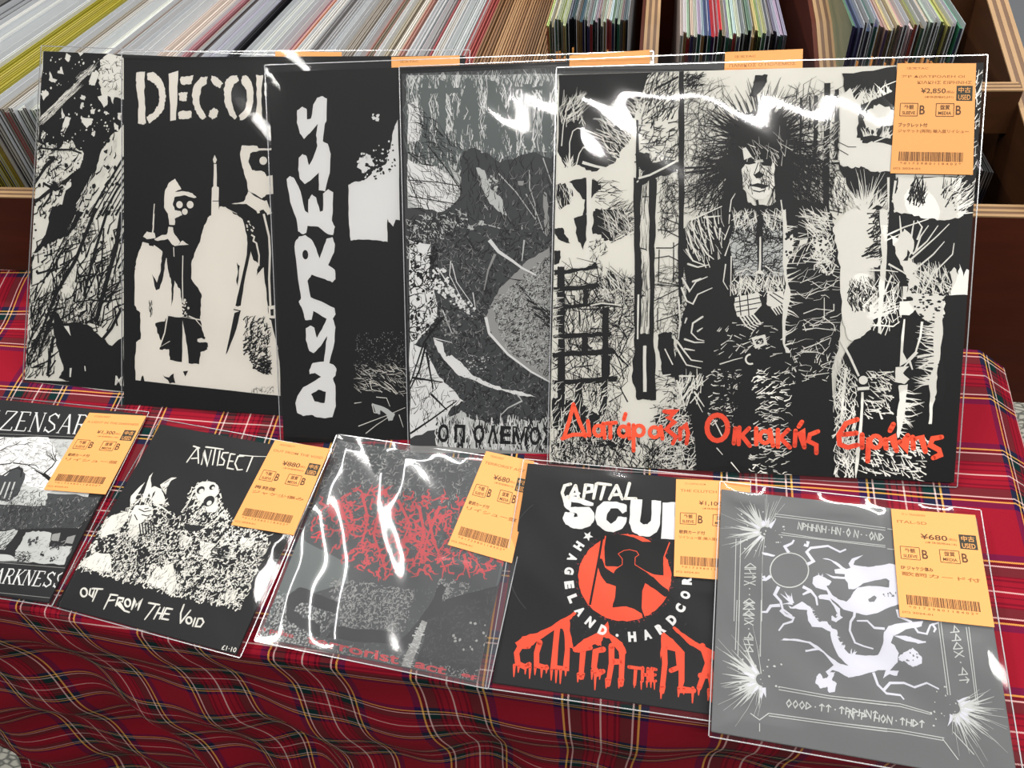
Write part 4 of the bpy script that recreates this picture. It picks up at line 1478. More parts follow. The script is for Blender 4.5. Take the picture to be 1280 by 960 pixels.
LN(t((505, 835), (538, 835)), B, .7)
P(t((665, 532), (745, 533), (760, 548), (860, 545), (860, 555), (760, 560), (718, 570), (705, 600), (708, 640), (740, 672), (785, 670), (800, 700), (860, 690), (860, 795), (800, 800), (775, 822),
    (700, 780), (690, 720), (668, 650), (656, 580)), C_, .4, 3)
P(t((712, 575), (760, 560), (830, 560), (860, 575), (860, 640), (820, 640), (815, 690), (770, 670), (720, 665), (702, 620)), B, .6, 3)
r.up()
r.disc(t((782, 615))[0], 3.6, C_)
P(t((700, 782), (742, 812), (790, 835), (800, 830), (830, 900), (805, 912), (782, 880), (760, 890), (800, 965), (785, 965), (745, 890), (690, 850), (610, 850), (676, 838)), C_, .4, 3)
P(t((465, 965), (480, 925), (530, 900), (545, 865), (580, 870), (620, 905), (665, 930), (700, 965)), C_, .5, 3)
strokes(r, C_, .8, [t((550, 865), (590, 880), (640, 905)), t((575, 880), (600, 890)), t((560, 870), (640, 960))], cap=False, w1=.4)
t = tile(150, 270, 3.838)
P(t((72, 262), (78, 215), (92, 170), (110, 125), (165, 140), (250, 200), (300, 180), (345, 215), (362, 165), (385, 120), (400, 50), (430, 0), (470, -12), (560, -6), (590, 20), (615, 120), (640, 210),
    (690, 240), (705, 400), (715, 490), (750, 600), (765, 700), (770, 862), (75, 787), (72, 700), (78, 605), (100, 590), (98, 462), (80, 448), (70, 420)), C_, .4, 5)
P(t((185, 130), (260, 60), (340, -10), (430, -8), (400, 60), (385, 120), (362, 170), (345, 215), (342, 300), (392, 375), (388, 440), (385, 495), (300, 482), (292, 360), (262, 310), (255, 400), (245, 435),
    (250, 330), (236, 280), (225, 205), (195, 150)), B, .5, 4)
P(t((205, 150), (222, 200), (212, 270), (190, 350), (172, 355), (152, 275), (178, 320), (195, 265), (200, 200)), B, .5, 3)
P(t((170, 515), (215, 505), (225, 480), (300, 485), (385, 500), (400, 560), (410, 590), (370, 600), (422, 610), (420, 640), (388, 652), (380, 712), (330, 705), (318, 600), (300, 515), (298, 700),
    (240, 690), (235, 640), (190, 640), (200, 600), (180, 560)), B, .6, 3)
P(t((300, 500), (318, 600), (328, 705), (302, 708), (304, 600)), C_, .3, 2)
P(t((372, 590), (392, 585), (404, 592), (385, 608), (372, 602)), C_)
LN(t((302, 190), (300, 300), (302, 410)), C_, 1.0)
LN(t((228, 480), (215, 560), (190, 630), (240, 600)), C_, 1.4, .6)
LN(t((330, 480), (360, 492), (400, 540)), C_, 1.2, .6)
BL(t((290, 400), (330, 400), (330, 480), (290, 480)), 20, .5, 1.3, C_)
P(t((165, 112), (200, 92), (225, 88), (235, 50), (255, 55), (262, 88), (290, 125), (280, 140), (300, 118), (330, 138), (262, 145), (250, 135), (230, 110), (180, 120)), C_, .4, 2)
LN(t((164, -10), (160, 60), (154, 100)), C_, 1.0, 1.6)
P(t((130, 75), (165, 80), (172, 105), (130, 112), (112, 100)), C_, .3, 2)
P(t((135, 118), (165, 115), (160, 148), (140, 140)), B, .6, 2)
LN(t((258, 150), (260, 195)), C_, .8)
P(t((605, 60), (632, 140), (628, 170), (600, 300), (580, 430), (552, 440), (575, 340), (608, 190), (612, 130)), B, .3, 3)
P(t((550, 465), (580, 455), (560, 540), (518, 650), (508, 665), (530, 560)), B, .2, 2)
LN(t((545, 432), (580, 442)), C_, 1.4)
LN(t((545, 448), (580, 456)), B, 1.0)
P(t((560, 222), (575, 240), (570, 300), (566, 338), (558, 310), (566, 270)), B, .3, 2)
P(t((590, 20), (620, -12), (690, -12), (715, 60), (722, 180), (738, 320), (722, 420), (706, 330), (690, 245), (655, 285), (665, 230), (640, 200), (622, 120)), B, .5, 3)
LN(t((690, -10), (716, 100), (720, 180), (716, 300), (722, 430)), C_, 2.0)
LN(t((630, 90), (645, 100), (640, 120), (655, 130), (668, 190), (666, 240)), C_, 1.5)
BL(t((600, 20), (650, 20), (640, 90), (600, 80)), 12, .5, 1.2, C_)
P(t((712, 432), (745, 428), (748, 492), (716, 490)), C_)
P(t((722, 448), (738, 446), (738, 478), (724, 478)), B)
H(t((600, 490), (690, 480), (720, 560), (722, 760), (640, 720), (600, 660)), 90, 60, 40, 6, 1.6, B, .3)
H(t((640, 700), (722, 690), (722, 760), (640, 740)), 30, 0, 50, 5, 1.8, B)
P(t((705, 490), (725, 500), (760, 640), (745, 640), (735, 560)), C_, .3, 2)
P(t((740, 500), (760, 495), (770, 640), (755, 620)), B, .3, 2)
P(t((205, 762), (235, 775), (258, 755), (268, 800), (240, 805)), B, .8, 2)
P(t((303, 745), (328, 742), (314, 770)), B)
P(t((105, 770), (112, 765), (118, 792), (100, 790)), B)
H(t((140, 410), (155, 410), (155, 480), (140, 480)), 8, 90, 20, 4, 1.2, B)
H(t((600, 820), (740, 820), (740, 850), (640, 850)), 16, 60, 40, 3, .6, B)
r.up(.02)
P([(150, 70), (345, 70), (345, 74), (150, 74)], B)
r.commit('cover_print', r.jacket)

# ---- 4: brush lettering running up the cover
r = L3 = start('LP3', 'album_record', 'black record cover with fat white brush letters running up its left side', 'record', G12, (0, 0, 0, 0), 3, (18, 18, 19))
P, H, LN, BL, FR, BU = art(r)
C_ = 'cool'
t = tile(325, 70, 3.842)
P(t((275, 200), (300, 193), (322, 205), (320, 310), (310, 330), (302, 410), (325, 422), (340, 470), (335, 560), (312, 650), (282, 645), (283, 560), (240, 600), (215, 615), (192, 590), (183, 545),
    (186, 490), (205, 470), (222, 480), (235, 525), (255, 490), (275, 430), (270, 380), (278, 325), (240, 370), (212, 398), (192, 372), (177, 320), (178, 262), (203, 243), (224, 255), (226, 305),
    (245, 300), (256, 235)), C_, .3, 2)
P(t((128, 592), (145, 576), (165, 588), (195, 650), (215, 740), (232, 755), (232, 690), (250, 665), (270, 680), (288, 750), (303, 742), (303, 660), (328, 640), (352, 655), (350, 740), (345, 790),
    (360, 820), (350, 860), (325, 855), (280, 820), (228, 815), (222, 850), (205, 856), (182, 842), (175, 780), (145, 700)), C_, .3, 2)
v = tile(340, 310, 3.839)
P(v((108, 0), (112, -30), (130, -55), (160, -62), (190, -40), (212, 0), (228, 50), (250, -10), (262, -45), (290, -52), (302, -20), (298, 20), (270, 82), (302, 105), (304, 150), (290, 165), (255, 150),
      (190, 128), (170, 158), (185, 236), (240, 258), (300, 288), (305, 318), (292, 338), (305, 380), (300, 450), (275, 552), (248, 555), (258, 470), (265, 422), (235, 470), (200, 505), (180, 495),
      (162, 440), (162, 385), (182, 372), (203, 382), (215, 432), (240, 390), (262, 340), (198, 302), (190, 345), (160, 346), (148, 300), (128, 258), (140, 240), (130, 180), (118, 80)), C_, .3, 2)
r.up(.01)
r.disc(v((160, 32))[0], 2.6, B, ry=4.0)
P(v((178, 588), (195, 552), (250, 545), (295, 560), (310, 580), (305, 612), (292, 626), (305, 660), (306, 760), (290, 812), (255, 818), (215, 812), (190, 800), (150, 806), (122, 792), (112, 745),
      (122, 710), (150, 668), (200, 640), (236, 618), (205, 600), (180, 606)), C_, .3, 2)
P(v((188, 702), (222, 680), (258, 690), (252, 745), (205, 736)), B, .3, 2)
P(t((425, 620), (450, 605), (500, 598), (532, 572), (560, 540), (605, 520), (622, 460), (640, 360), (662, 305), (672, 790), (652, 785), (640, 818), (622, 800), (612, 780), (612, 893), (560, 885), (470, 880),
    (435, 887), (425, 760)), C_, .4, 4)
BL(t((465, 495), (520, 480), (545, 540), (500, 560), (470, 540)), 26, 1.2, 3.4, C_)
BL(t((480, 470), (640, 400), (640, 560), (480, 600)), 60, .4, 1.2, C_)
BL(t((540, 280), (575, 280), (570, 310), (540, 310)), 8, .8, 1.8, C_)
BL(t((500, 520), (640, 420), (660, 540), (540, 600)), 50, .5, 1.6, B)
BL(v((400, 410), (640, 400), (640, 660), (395, 600)), 320, .15, .5, 'mid')
H(v((400, 560), (640, 560), (640, 700), (400, 680)), 60, 160, 40, 6, .5, Wh)
strokes(r, Wh, .7, [v((470, 640), (520, 660), (570, 690)), v((468, 640), (480, 680), (530, 690)), v((540, 650), (600, 700)), v((500, 715), (550, 720), (566, 760)), v((415, 855), (480, 830), (560, 800), (640, 765)),
                    v((450, 890), (500, 850), (570, 805)), v((480, 750), (490, 790), (520, 795)), v((540, 640), (570, 660), (605, 700)), v((610, 800), (630, 860)), v((395, 745), (430, 740))], cap=False, w1=.4)
P(v((480, 745), (540, 765), (590, 795), (580, 825), (560, 830), (550, 800), (520, 778), (515, 800), (498, 790)), 'pale', .4, 2)
r.commit('cover_print', r.jacket)

# ---- 5: the murky grey cover in the middle
r = L4 = start('LP4', 'album_record', 'murky grey record cover with tall dark smeared letters, tucked behind the biggest cover', 'record', G12, (0, 0, 0, 0), 3, (64, 65, 66))
P, H, LN, BL, FR, BU = art(r)
t = tile(495, 80, 4.0)
full = t((60, 60), (830, 60), (830, 470), (60, 470))
P(t((52, 58), (830, 50), (830, 450), (700, 440), (520, 470), (330, 430), (320, 660), (270, 720), (60, 720)), 'pale', .6, 4)
H(full, 420, 90, 10, 26, 1.6, 'slate', .3)
H(full, 160, 90, 14, 16, 1.0, 'cool', .3)
SL = 'slate'
for q in ([(130, 75), (165, 75), (168, 410), (150, 440), (130, 410)], [(212, 80), (250, 80), (248, 400), (230, 420), (214, 390)], [(125, 118), (320, 118), (318, 142), (125, 146)],
          [(350, 75), (385, 80), (410, 200), (425, 385), (390, 385), (375, 280), (352, 190), (335, 280), (320, 390), (298, 380), (320, 200)], [(320, 280), (420, 280), (420, 300), (318, 305)],
          [(455, 80), (500, 80), (515, 380), (500, 430), (460, 400)], [(500, 90), (540, 200), (600, 400), (570, 400), (520, 260)], [(572, 110), (595, 110), (598, 400), (575, 400)],
          [(640, 100), (682, 100), (680, 400), (660, 450), (640, 400)], [(735, 90), (772, 90), (772, 400), (755, 440), (732, 390)], [(590, 112), (780, 110), (780, 125), (590, 130)]):
    P(t(*q), SL, 1.0, 5)
H(t((120, 380), (600, 380), (600, 470), (120, 470)), 90, 90, 12, 14, 1.3, 'slate')
P(t((60, 200), (110, 190), (120, 380), (60, 400)), 'cool', 1, 4)
P(t((60, 470), (110, 510), (190, 510), (260, 560), (320, 620), (280, 700), (240, 740), (100, 720), (60, 640)), 'cool', 1, 4)
H(t((60, 180), (320, 400), (320, 740), (60, 740)), 150, 130, 50, 12, .6, B, .2)
strokes(r, B, .8, [t((160, 410), (250, 520), (330, 640)), t((60, 580), (200, 590), (330, 612)), t((60, 440), (130, 500), (190, 510)), t((60, 660), (300, 700)), t((60, 560), (90, 640))], cap=False)
K = 'dkgrey'
P(t((330, 440), (380, 420), (460, 450), (520, 490), (700, 440), (770, 470), (830, 440), (830, 980), (60, 980), (60, 780), (200, 760), (280, 720), (340, 660), (320, 560)), K, 1.2, 5)
P(t((400, 520), (440, 530), (470, 620), (520, 660), (560, 760), (520, 740), (470, 700), (430, 620)), 'pale', 1.0, 3)
BL(t((450, 560), (520, 560), (520, 640), (470, 640)), 16, .6, 1.6, 'pale')
strokes(r, 'pale', .9, [t((510, 545), (600, 640), (700, 780)), t((650, 650), (700, 740), (760, 900)), t((668, 530), (668, 620), (695, 700), (700, 790)), t((415, 795), (480, 810), (550, 830), (550, 815)),
                        t((630, 805), (630, 880), (622, 950)), t((735, 470), (780, 600)), t((740, 640), (750, 800), (770, 960)), t((600, 900), (608, 880)), t((440, 700), (460, 730))], cap=False, w1=.5)
P(t((610, 585), (640, 585), (635, 608), (608, 606)), 'mid')
P(t((412, 782), (440, 785), (438, 806), (414, 806)), 'pale', .5, 2)
P(t((735, 640), (755, 650), (765, 800), (780, 970), (760, 970), (745, 820)), 'mid', .8, 4)
H(t((60, 780), (330, 720), (480, 940), (60, 980)), 130, 120, 60, 6, 1.4, 'pale', .3)
H(t((60, 780), (330, 740), (420, 980), (60, 980)), 130, 100, 60, 8, 1.1, 'coal', .3)
H(t((330, 450), (830, 460), (830, 980), (330, 980)), 120, 80, 40, 10, 1.0, 'coal', .3)
H(t((400, 560), (830, 500), (830, 980), (400, 980)), 60, 60, 50, 7, .5, 'mid', .3)
t = tile(495, 300, 3.43)
P(t((60, 40), (240, -30), (400, -60), (700, -20), (700, 800), (60, 800)), K, 2.5, 14)
H(t((60, -30), (700, -60), (700, 800), (60, 800)), 520, 100, 80, 6, 1.6, 'coal', .3)
H(t((60, -30), (700, -60), (700, 800), (60, 800)), 400, 100, 80, 3, .5, 'mid', .3)
P(t((60, 0), (150, 20), (140, 130), (165, 200), (180, 330), (130, 390), (90, 440), (60, 460)), 'cool', 1.0, 4)
H(t((60, 0), (175, 20), (180, 380), (60, 440)), 90, 60, 80, 9, 1.2, B, .3)
BL(t((60, 0), (175, 20), (180, 380), (60, 440)), 50, .8, 2.4, B)
P(t((60, 440), (130, 470), (170, 560), (220, 620), (290, 690), (240, 720), (190, 800), (60, 850)), 'cool', 1.0, 4)
P(t((100, 620), (160, 650), (140, 720), (180, 740), (80, 820), (66, 700)), 'cool', .5, 3)
strokes(r, B, 2.0, [t((200, 330), (120, 440), (60, 620)), t((60, 830), (150, 770), (260, 690)), t((130, 440), (100, 560), (60, 640)), t((150, 660), (220, 730)), t((70, 590), (200, 610)), t((130, 480), (160, 640))], cap=False, w1=1.0)
H(t((60, 440), (200, 500), (280, 700), (60, 820)), 60, 60, 60, 10, .7, B, .2)
P(t((160, 425), (200, 440), (215, 500), (240, 492), (285, 530), (330, 580), (400, 615), (470, 640), (540, 650), (600, 672), (540, 668), (490, 655), (400, 632), (330, 600), (270, 580), (225, 535), (180, 480)), 'cool', .6, 4)
LN(t((520, 660), (540, 690), (480, 720), (450, 750)), 'pale', 1.4, .6)
P(t((520, 135), (560, 90), (660, 30), (662, 300), (640, 330), (662, 450), (662, 608), (620, 590), (560, 550), (480, 490), (430, 430), (395, 380), (385, 330), (410, 270), (450, 200)), 'mid', .8, 5)
H(t((400, 280), (660, 60), (660, 590), (480, 470)), 420, 40, 70, 4, .8, 'coal', .3)
H(t((400, 280), (660, 60), (660, 590), (480, 470)), 260, 60, 70, 3, .8, 'pale', .3)
LN(t((385, 330), (400, 400), (480, 490), (580, 565), (662, 610)), 'cool', 2.6, 1.2)
LN(t((400, 0), (440, 50), (500, 90), (540, 120), (600, 150)), 'cool', 3.2, 1.2)
LN(t((425, 60), (395, 130), (378, 215)), 'mid', 2.2, .6)
LN(t((550, 0), (540, 90)), 'pale', 1.4, .8)
H(t((500, 160), (600, 280), (700, 320), (700, 400), (620, 360)), 40, 150, 20, 9, 1.4, 'coal')
BL(t((150, 130), (200, 110), (260, 230), (340, 290), (330, 330), (280, 300), (210, 250), (150, 190)), 120, .6, 1.7, 'cool')
strokes(r, 'cool', .9, [t((235, 90), (230, 150), (290, 270)), t((240, 100), (260, 180), (330, 280)), t((180, 120), (230, 200), (300, 300)), t((330, 225), (340, 290)), t((200, 300), (240, 400)), t((160, 420), (240, 440))], cap=False, w1=.5)
BL(t((180, 300), (280, 300), (270, 420), (200, 420)), 40, .5, 1.3, 'mid')
H(t((180, 20), (380, 20), (380, 480), (200, 440)), 90, 90, 80, 4, .5, 'mid')
BL(t((300, 490), (400, 500), (380, 590), (310, 560)), 40, .3, .9, 'pale')
BL(t((230, 350), (640, 620), (640, 760), (300, 720)), 120, .2, .6, 'slate')
# foot lettering: dark jagged letters over a torn pale band
P(t((180, 790), (280, 730), (330, 770), (430, 790), (520, 770), (600, 780), (660, 760), (660, 880), (700, 930), (180, 890)), 'pale', 1.6, 6)
H(t((170, 760), (680, 760), (680, 920), (170, 880)), 130, 90, 15, 9, 1.5, 'coal', .2)
H(t((170, 760), (680, 760), (680, 920), (170, 890)), 80, 90, 12, 9, 1.2, 'cool', .2)
r.up(.02)
for i, (ch, x) in enumerate(zip('ΟΠΟΛΕΜΟΣ', (180, 250, 332, 392, 446, 498, 572, 628))):
    r.text(ch, t((x, 866 + i * 2))[0], t((x + (46 if ch != 'Μ' else 66), 868 + i * 2))[0], t((x + 2, 788 + i * 2))[0], 'black', .035)
P(t((60, 880), (180, 885), (680, 915), (680, 990), (60, 960)), 'mid', .4, 2)
r.commit('cover_print', r.jacket)

SERIF = {
    'T': [([(.5, 0), (.5, 1)], 2), ([(.05, 1), (.95, 1)], 1), ([(.05, 1), (.05, .82)], 1), ([(.95, 1), (.95, .82)], 1)],
    'D': [([(.18, 0), (.18, 1)], 2), ([(.0, 1), (.5, 1), (.85, .8), (.92, .5), (.85, .2), (.5, 0), (.0, 0)], 1.3)],
    'M': [([(.05, 0), (.12, 1)], 1), ([(.12, 1), (.5, .1)], 2), ([(.5, .1), (.88, 1)], 1), ([(.88, 1), (.95, 0)], 2)],
    'I': [([(.5, 0), (.5, 1)], 2)], 'Z': [([(.05, 1), (.9, 1)], 1), ([(.9, 1), (.05, 0)], 2), ([(.05, 0), (.95, 0)], 1), ([(.05, 1), (.05, .82)], 1), ([(.95, 0), (.95, .18)], 1)],
    'E': [([(.18, 0), (.18, 1)], 2), ([(.0, 1), (.85, 1)], 1), ([(.0, 0), (.9, 0)], 1), ([(.18, .52), (.65, .52)], 1), ([(.85, 1), (.85, .82)], 1), ([(.9, 0), (.9, .2)], 1)],
    'N': [([(.12, 0), (.12, 1)], 1), ([(.12, 1), (.85, 0)], 2), ([(.85, 0), (.85, 1)], 1)],
    'S': [([(.85, .85), (.5, 1), (.15, .82), (.2, .62), (.75, .4), (.85, .2), (.5, 0), (.1, .15)], 1.6), ([(.85, .98), (.85, .75)], 1), ([(.1, .02), (.1, .28)], 1)],
    'A': [([(.05, 0), (.5, 1)], 1), ([(.5, 1), (.92, 0)], 2.2), ([(.22, .36), (.75, .36)], 1)],
    'R': [([(.18, 0), (.18, 1)], 2), ([(.0, 1), (.6, 1), (.82, .85), (.8, .62), (.55, .5), (.2, .5)], 1.2), ([(.5, .5), (.95, 0)], 2)],
    'K': [([(.18, 0), (.18, 1)], 2), ([(.85, 1), (.2, .45)], 1), ([(.35, .58), (.95, 0)], 2)],
}


def serif(r, word, c0, c1, c2, c, wt):
    """old-style capitals between pixel corners: lower left, lower right, upper left"""
    o, a, b = [np.array(r.uv(*p)) for p in (c0, c1, c2)]
    a, b = a - o, b - o
    r.up(.012)
    n = len(word)
    for i, ch in enumerate(word):
        if ch == ' ':
            continue
        x0 = (i + .06) / n
        w_ = (.5 if ch == 'I' else .86) / n
        if ch == 'I':
            x0 += .2 / n
        for pts, k in SERIF[ch]:
            r.line([o + a * (x0 + x * w_) + b * y for x, y in pts], c, wt * k, mm=True)
        stems = {'I': [(.5, 0), (.5, 1)], 'N': [(.12, 0), (.12, 1), (.85, 1)], 'A': [(.05, 0), (.92, 0)], 'R': [(.18, 0), (.95, 0)], 'K': [(.18, 0), (.18, 1), (.85, 1), (.95, 0)]}.get(ch, [])
        for x, y in stems:
            q = o + a * (x0 + x * w_) + b * y
            da = a / np.linalg.norm(a) * wt * 1.9
            r.line([q - da, q + da], c, wt * .8, mm=True)


# ---- 6: the graveyard sleeve, cut by the left border of the picture
r = S1 = start('S1', 'single_record', 'leftmost small record with a graveyard picture and white serif capitals on black bands', 'record', G7, (1, 2, 4, 2), 2, (26, 26, 28))
P, H, LN, BL, FR, BU = art(r)
serif(r, 'TIZENSAR', (-38, 535), (107, 543), (-28, 512), 'cool', .85)
LN([(-30, 541), (135, 548)], 'mid', .4)
serif(r, 'DARKNESS', (-24, 727), (77, 735), (-15, 709), 'cool', .7)
P([(-30, 545), (132, 551), (84, 706), (-50, 699)], 'pale', 0, 0)
P([(-30, 545), (60, 547), (90, 600), (60, 616), (20, 600), (-30, 590)], 'cool', 1.5, 5)
t = tile(0, 500, 6.737)
H(t((0, 310), (600, 340), (400, 760), (0, 700)), 90, 20, 60, 6, 1.2, 'mid', .3)
P(t((-120, 620), (40, 640), (110, 580), (160, 555), (190, 575), (215, 640), (150, 800), (60, 860), (-100, 830)), 'dkgrey', .6, 4)
strokes(r, 'pale', 1.5, [t((45, 690), (0, 800)), t((85, 690), (35, 830)), t((125, 690), (75, 840))], cap=False)
LN(t((20, 640), (90, 590), (150, 570), (185, 590), (175, 650)), 'coal', 1.6)
strokes(r, B, 1.2, [t((0, 430), (60, 395), (130, 378), (240, 372)), t((-40, 350), (40, 320), (30, 370)), t((130, 378), (180, 345)), t((0, 545), (90, 535), (130, 500), (160, 480)), t((110, 530), (230, 545), (290, 580), (360, 610)),
                    t((210, 375), (260, 355)), t((240, 545), (300, 548), (330, 580))], cap=False, w1=.3)
strokes(r, B, 2.4, [t((430, 670), (370, 620), (440, 560), (475, 510)), t((430, 680), (350, 620), (290, 590))], cap=False, w1=.8)
strokes(r, B, .8, [t((475, 510), (445, 440), (440, 360)), t((470, 520), (400, 460), (385, 400)), t((465, 480), (480, 420)), t((450, 500), (420, 430))], cap=False, w1=.2)
P([(-40, 630), (56, 632), (60, 616), (128, 622), (96, 662), (-50, 668)], 'dkgrey', 1.0, 5)
H([(-40, 620), (132, 622), (98, 665), (-40, 668)], 260, 80, 60, 4, .6, 'coal', .3)
H([(-40, 620), (132, 622), (98, 665), (-40, 668)], 130, 80, 60, 3, .5, 'mid', .3)
H([(10, 610), (55, 612), (50, 640), (8, 640)], 70, 90, 70, 4, .6, 'coal', .3)
P([(-40, 664), (98, 660), (84, 706), (-50, 699)], 'coal', .8, 4)
u = tile(0, 620, 6.857)
P(u((-200, 330), (100, 290), (160, 290), (110, 370), (40, 460), (-200, 470)), 'pale', .8, 4)
P(u((225, 310), (330, 300), (440, 320), (420, 440), (500, 430), (620, 430), (550, 590), (330, 580), (120, 545), (130, 470), (190, 380)), 'pale', .8, 4)
P(u((-200, 510), (60, 500), (200, 560), (-200, 555)), 'pale', .6, 3)
P(u((450, 330), (520, 315), (500, 390), (440, 380)), 'mid', .3, 2)
P(u((580, 350), (650, 335), (620, 410), (555, 400)), 'mid', .3, 2)
H(u((0, 300), (200, 300), (100, 460), (-100, 460)), 40, 60, 30, 4, .8, 'coal')
H(u((130, 470), (260, 480), (260, 570), (110, 550)), 36, 20, 60, 3, .9, 'coal')
H(u((260, 340), (600, 380), (560, 560), (260, 540)), 30, 40, 60, 3, .8, 'mid')
BL(u((350, 480), (390, 480), (380, 510), (350, 510)), 5, .8, 1.4, 'coal')
BL(u((430, 520), (500, 530), (490, 560), (430, 560)), 10, .6, 1.2, 'coal')
BL(u((440, 410), (530, 420), (520, 460), (430, 460)), 16, .5, 1.3, 'dkgrey')
BL(u((245, 360), (330, 360), (300, 440), (250, 430)), 16, .8, 1.6, 'dkgrey')
LN([(-30, 701), (88, 711)], 'mid', .4)
LN([(-30, 738), (66, 748)], 'mid', .4)
r.commit('cover_print', r.jacket)

# ---- 7: horned and bearded figures
r = S2 = start('S2', 'single_record', 'small record with a white line drawing of a horned figure heap on black', 'record', G7, (2, 1, 2.5, 4), 2, (22, 22, 24))
P, H, LN, BL, FR, BU = art(r)
t = tile(200, 530, 5.055)
strokes(r, Wh, 1.5, [t((170, 240), (205, 190), (238, 148)), t((240, 148), (243, 248)), t((200, 218), (240, 215)), t((212, 140), (250, 152)), t((262, 255), (278, 172), (300, 262), (325, 165)),
                     t((290, 145), (345, 152), (400, 160)), t((350, 160), (332, 258)), t((378, 170), (362, 262)), t((432, 182), (398, 182), (388, 210), (408, 232), (400, 258), (372, 258)),
                     t((446, 188), (424, 278)), t((446, 188), (474, 192)), t((434, 234), (462, 236)), t((424, 278), (464, 286)), t((530, 202), (494, 204), (474, 250), (490, 290), (520, 288)),
                     t((585, 208), (548, 300))], w1=1.2)
strokes(r, Wh, 1.1, [t((500, 196), (590, 204), (682, 206))], cap=False, w1=.4)
mass = [(94, 712), (108, 686), (118, 664), (130, 648), (152, 640), (163, 634), (168, 622), (185, 612), (204, 616), (212, 636), (222, 648), (230, 636), (240, 606), (256, 601), (272, 606), (276, 622),
        (281, 636), (292, 650), (343, 668), (322, 712), (300, 762), (250, 751), (207, 741), (160, 727)]
H(mass, 900, 60, 60, 4.2, 1.5, 'white', .5)
BL(mass, 500, .6, 1.7, 'white')
H(mass, 700, 70, 70, 3.4, .7, 'coal', .5)
for q in ([(130, 650), (150, 641), (163, 640), (156, 655), (140, 668), (124, 672)], [(98, 706), (120, 690), (138, 694), (140, 716), (118, 714)], [(206, 700), (216, 702), (222, 735), (212, 741), (204, 725)],
          [(184, 728), (196, 706), (206, 716), (204, 738)], [(250, 676), (268, 680), (260, 700), (250, 694)], [(226, 668), (240, 672), (236, 684), (224, 680)], [(160, 654), (172, 648), (178, 660), (168, 676), (162, 668)],
          [(300, 674), (320, 672), (316, 684), (300, 686)], [(284, 736), (296, 738), (292, 754), (276, 748)]):
    P(q, Wh, .8, 3)
    H(q, 12, 70, 40, 4, .5, 'coal')
BL([(170, 690), (180, 690), (182, 704), (170, 704)], 10, 1.4, 2.4, 'coal')
P([(231, 654), (242, 656), (256, 658), (250, 664), (236, 664), (230, 660)], 'coal', .6, 3)
H([(268, 684), (286, 684), (286, 700), (266, 700)], 24, 10, 20, 5, 1.2, 'coal')
r.up(.01)
s5 = tile(85, 530, 5.648)
P(s5((605, 340), (600, 345), (585, 380), (590, 440), (560, 520), (520, 550), (535, 490), (555, 430), (575, 370)), Wh, .2, 2)
P(s5((440, 540), (445, 510), (500, 450), (545, 410), (510, 470), (480, 520), (470, 560), (440, 565)), Wh, .2, 2)
P(s5((770, 378), (730, 380), (650, 430), (670, 470), (690, 500), (700, 450), (730, 400)), Wh, .3, 2)
H(s5((730, 385), (650, 435), (690, 495)), 10, 50, 20, 4, .5, 'coal')
P(s5((560, 460), (610, 440), (660, 460), (685, 520), (680, 570), (620, 560), (590, 530)), Wh, .3, 3)
LN(s5((600, 550), (680, 600), (730, 640)), Wh, 1.6, .8)
P(s5((590, 530), (610, 500), (620, 470), (600, 490)), 'coal')
P(s5((480, 575), (560, 570), (600, 590), (600, 640), (560, 660), (520, 700), (470, 720), (430, 700), (440, 640)), Wh, .4, 3)
strokes(r, 'coal', .9, [s5((500, 600), (540, 620), (590, 610)), s5((520, 640), (560, 650), (590, 640)), s5((470, 640), (490, 680)), s5((540, 600), (570, 596)), s5((430, 700), (450, 640))], cap=False)
for q in range(6):
    LN(s5((505 + q * 20, 705 - q * 2), (515 + q * 19, 790 - q * 4)), 'coal', 1.1)
P(t((225, 440), (222, 400), (250, 372), (300, 362), (350, 372), (372, 400), (372, 440), (345, 470), (372, 530), (345, 560), (300, 560), (275, 500), (240, 480)), Wh, .4, 3)
r.up(.01)
for cx, cy, rr in ((258, 418, 3.6), (310, 488, 5.0), (330, 400, 2.6)):
    r.disc(t((cx, cy))[0], rr, 'coal')
for cx, cy, rr in ((262, 425, 2.2), (312, 500, 2.2), (336, 404, 1.2)):
    r.disc(t((cx, cy))[0], rr, Wh, z=r.zl + .01)
strokes(r, Wh, 1.6, [t((215, 420), (180, 500), (140, 550)), t((380, 440), (390, 470)), t((410, 545), (340, 620), (300, 650))], cap=False, w1=.8)
t = tile(70, 660, 5.12)
strokes(r, Wh, 1.5, [t((222, 390), (214, 425), (232, 442), (246, 400)), t((235, 388), (300, 392)), t((268, 392), (236, 468)), t((352, 428), (308, 518)), t((350, 426), (396, 432)), t((335, 465), (376, 462)),
                     t((400, 448), (384, 498)), t((400, 446), (434, 452), (426, 474), (396, 476), (440, 530), (470, 540)), t((485, 520), (508, 456), (512, 500), (546, 460), (526, 525)),
                     t((595, 480), (664, 492)), t((640, 492), (570, 585)), t((666, 510), (628, 582)), t((694, 512), (664, 582)), t((646, 545), (690, 550)), t((708, 516), (676, 580)), t((708, 514), (746, 520)),
                     t((692, 548), (726, 552)), t((676, 580), (720, 588)), t((820, 492), (800, 545), (798, 608)), t((798, 608), (828, 570), (862, 528)), t((892, 578), (876, 628)),
                     t((912, 580), (894, 630), (926, 632), (946, 604), (936, 580), (912, 580))], w1=1.3)
r.up(.01)
for cx, cy, rx, ry in ((180, 413, 4, 5.2), (460, 480, 3.4, 4.6), (852, 592, 3.4, 4)):
    c_ = t((cx, cy))[0]
    ring(r, c_[0], c_[1], rx, ry, Wh, 1.5)
r.text('£1·10', t((1058, 778))[0], t((1150, 798))[0], t((1068, 748))[0], Wh, .01)
r.commit('cover_print', r.jacket)

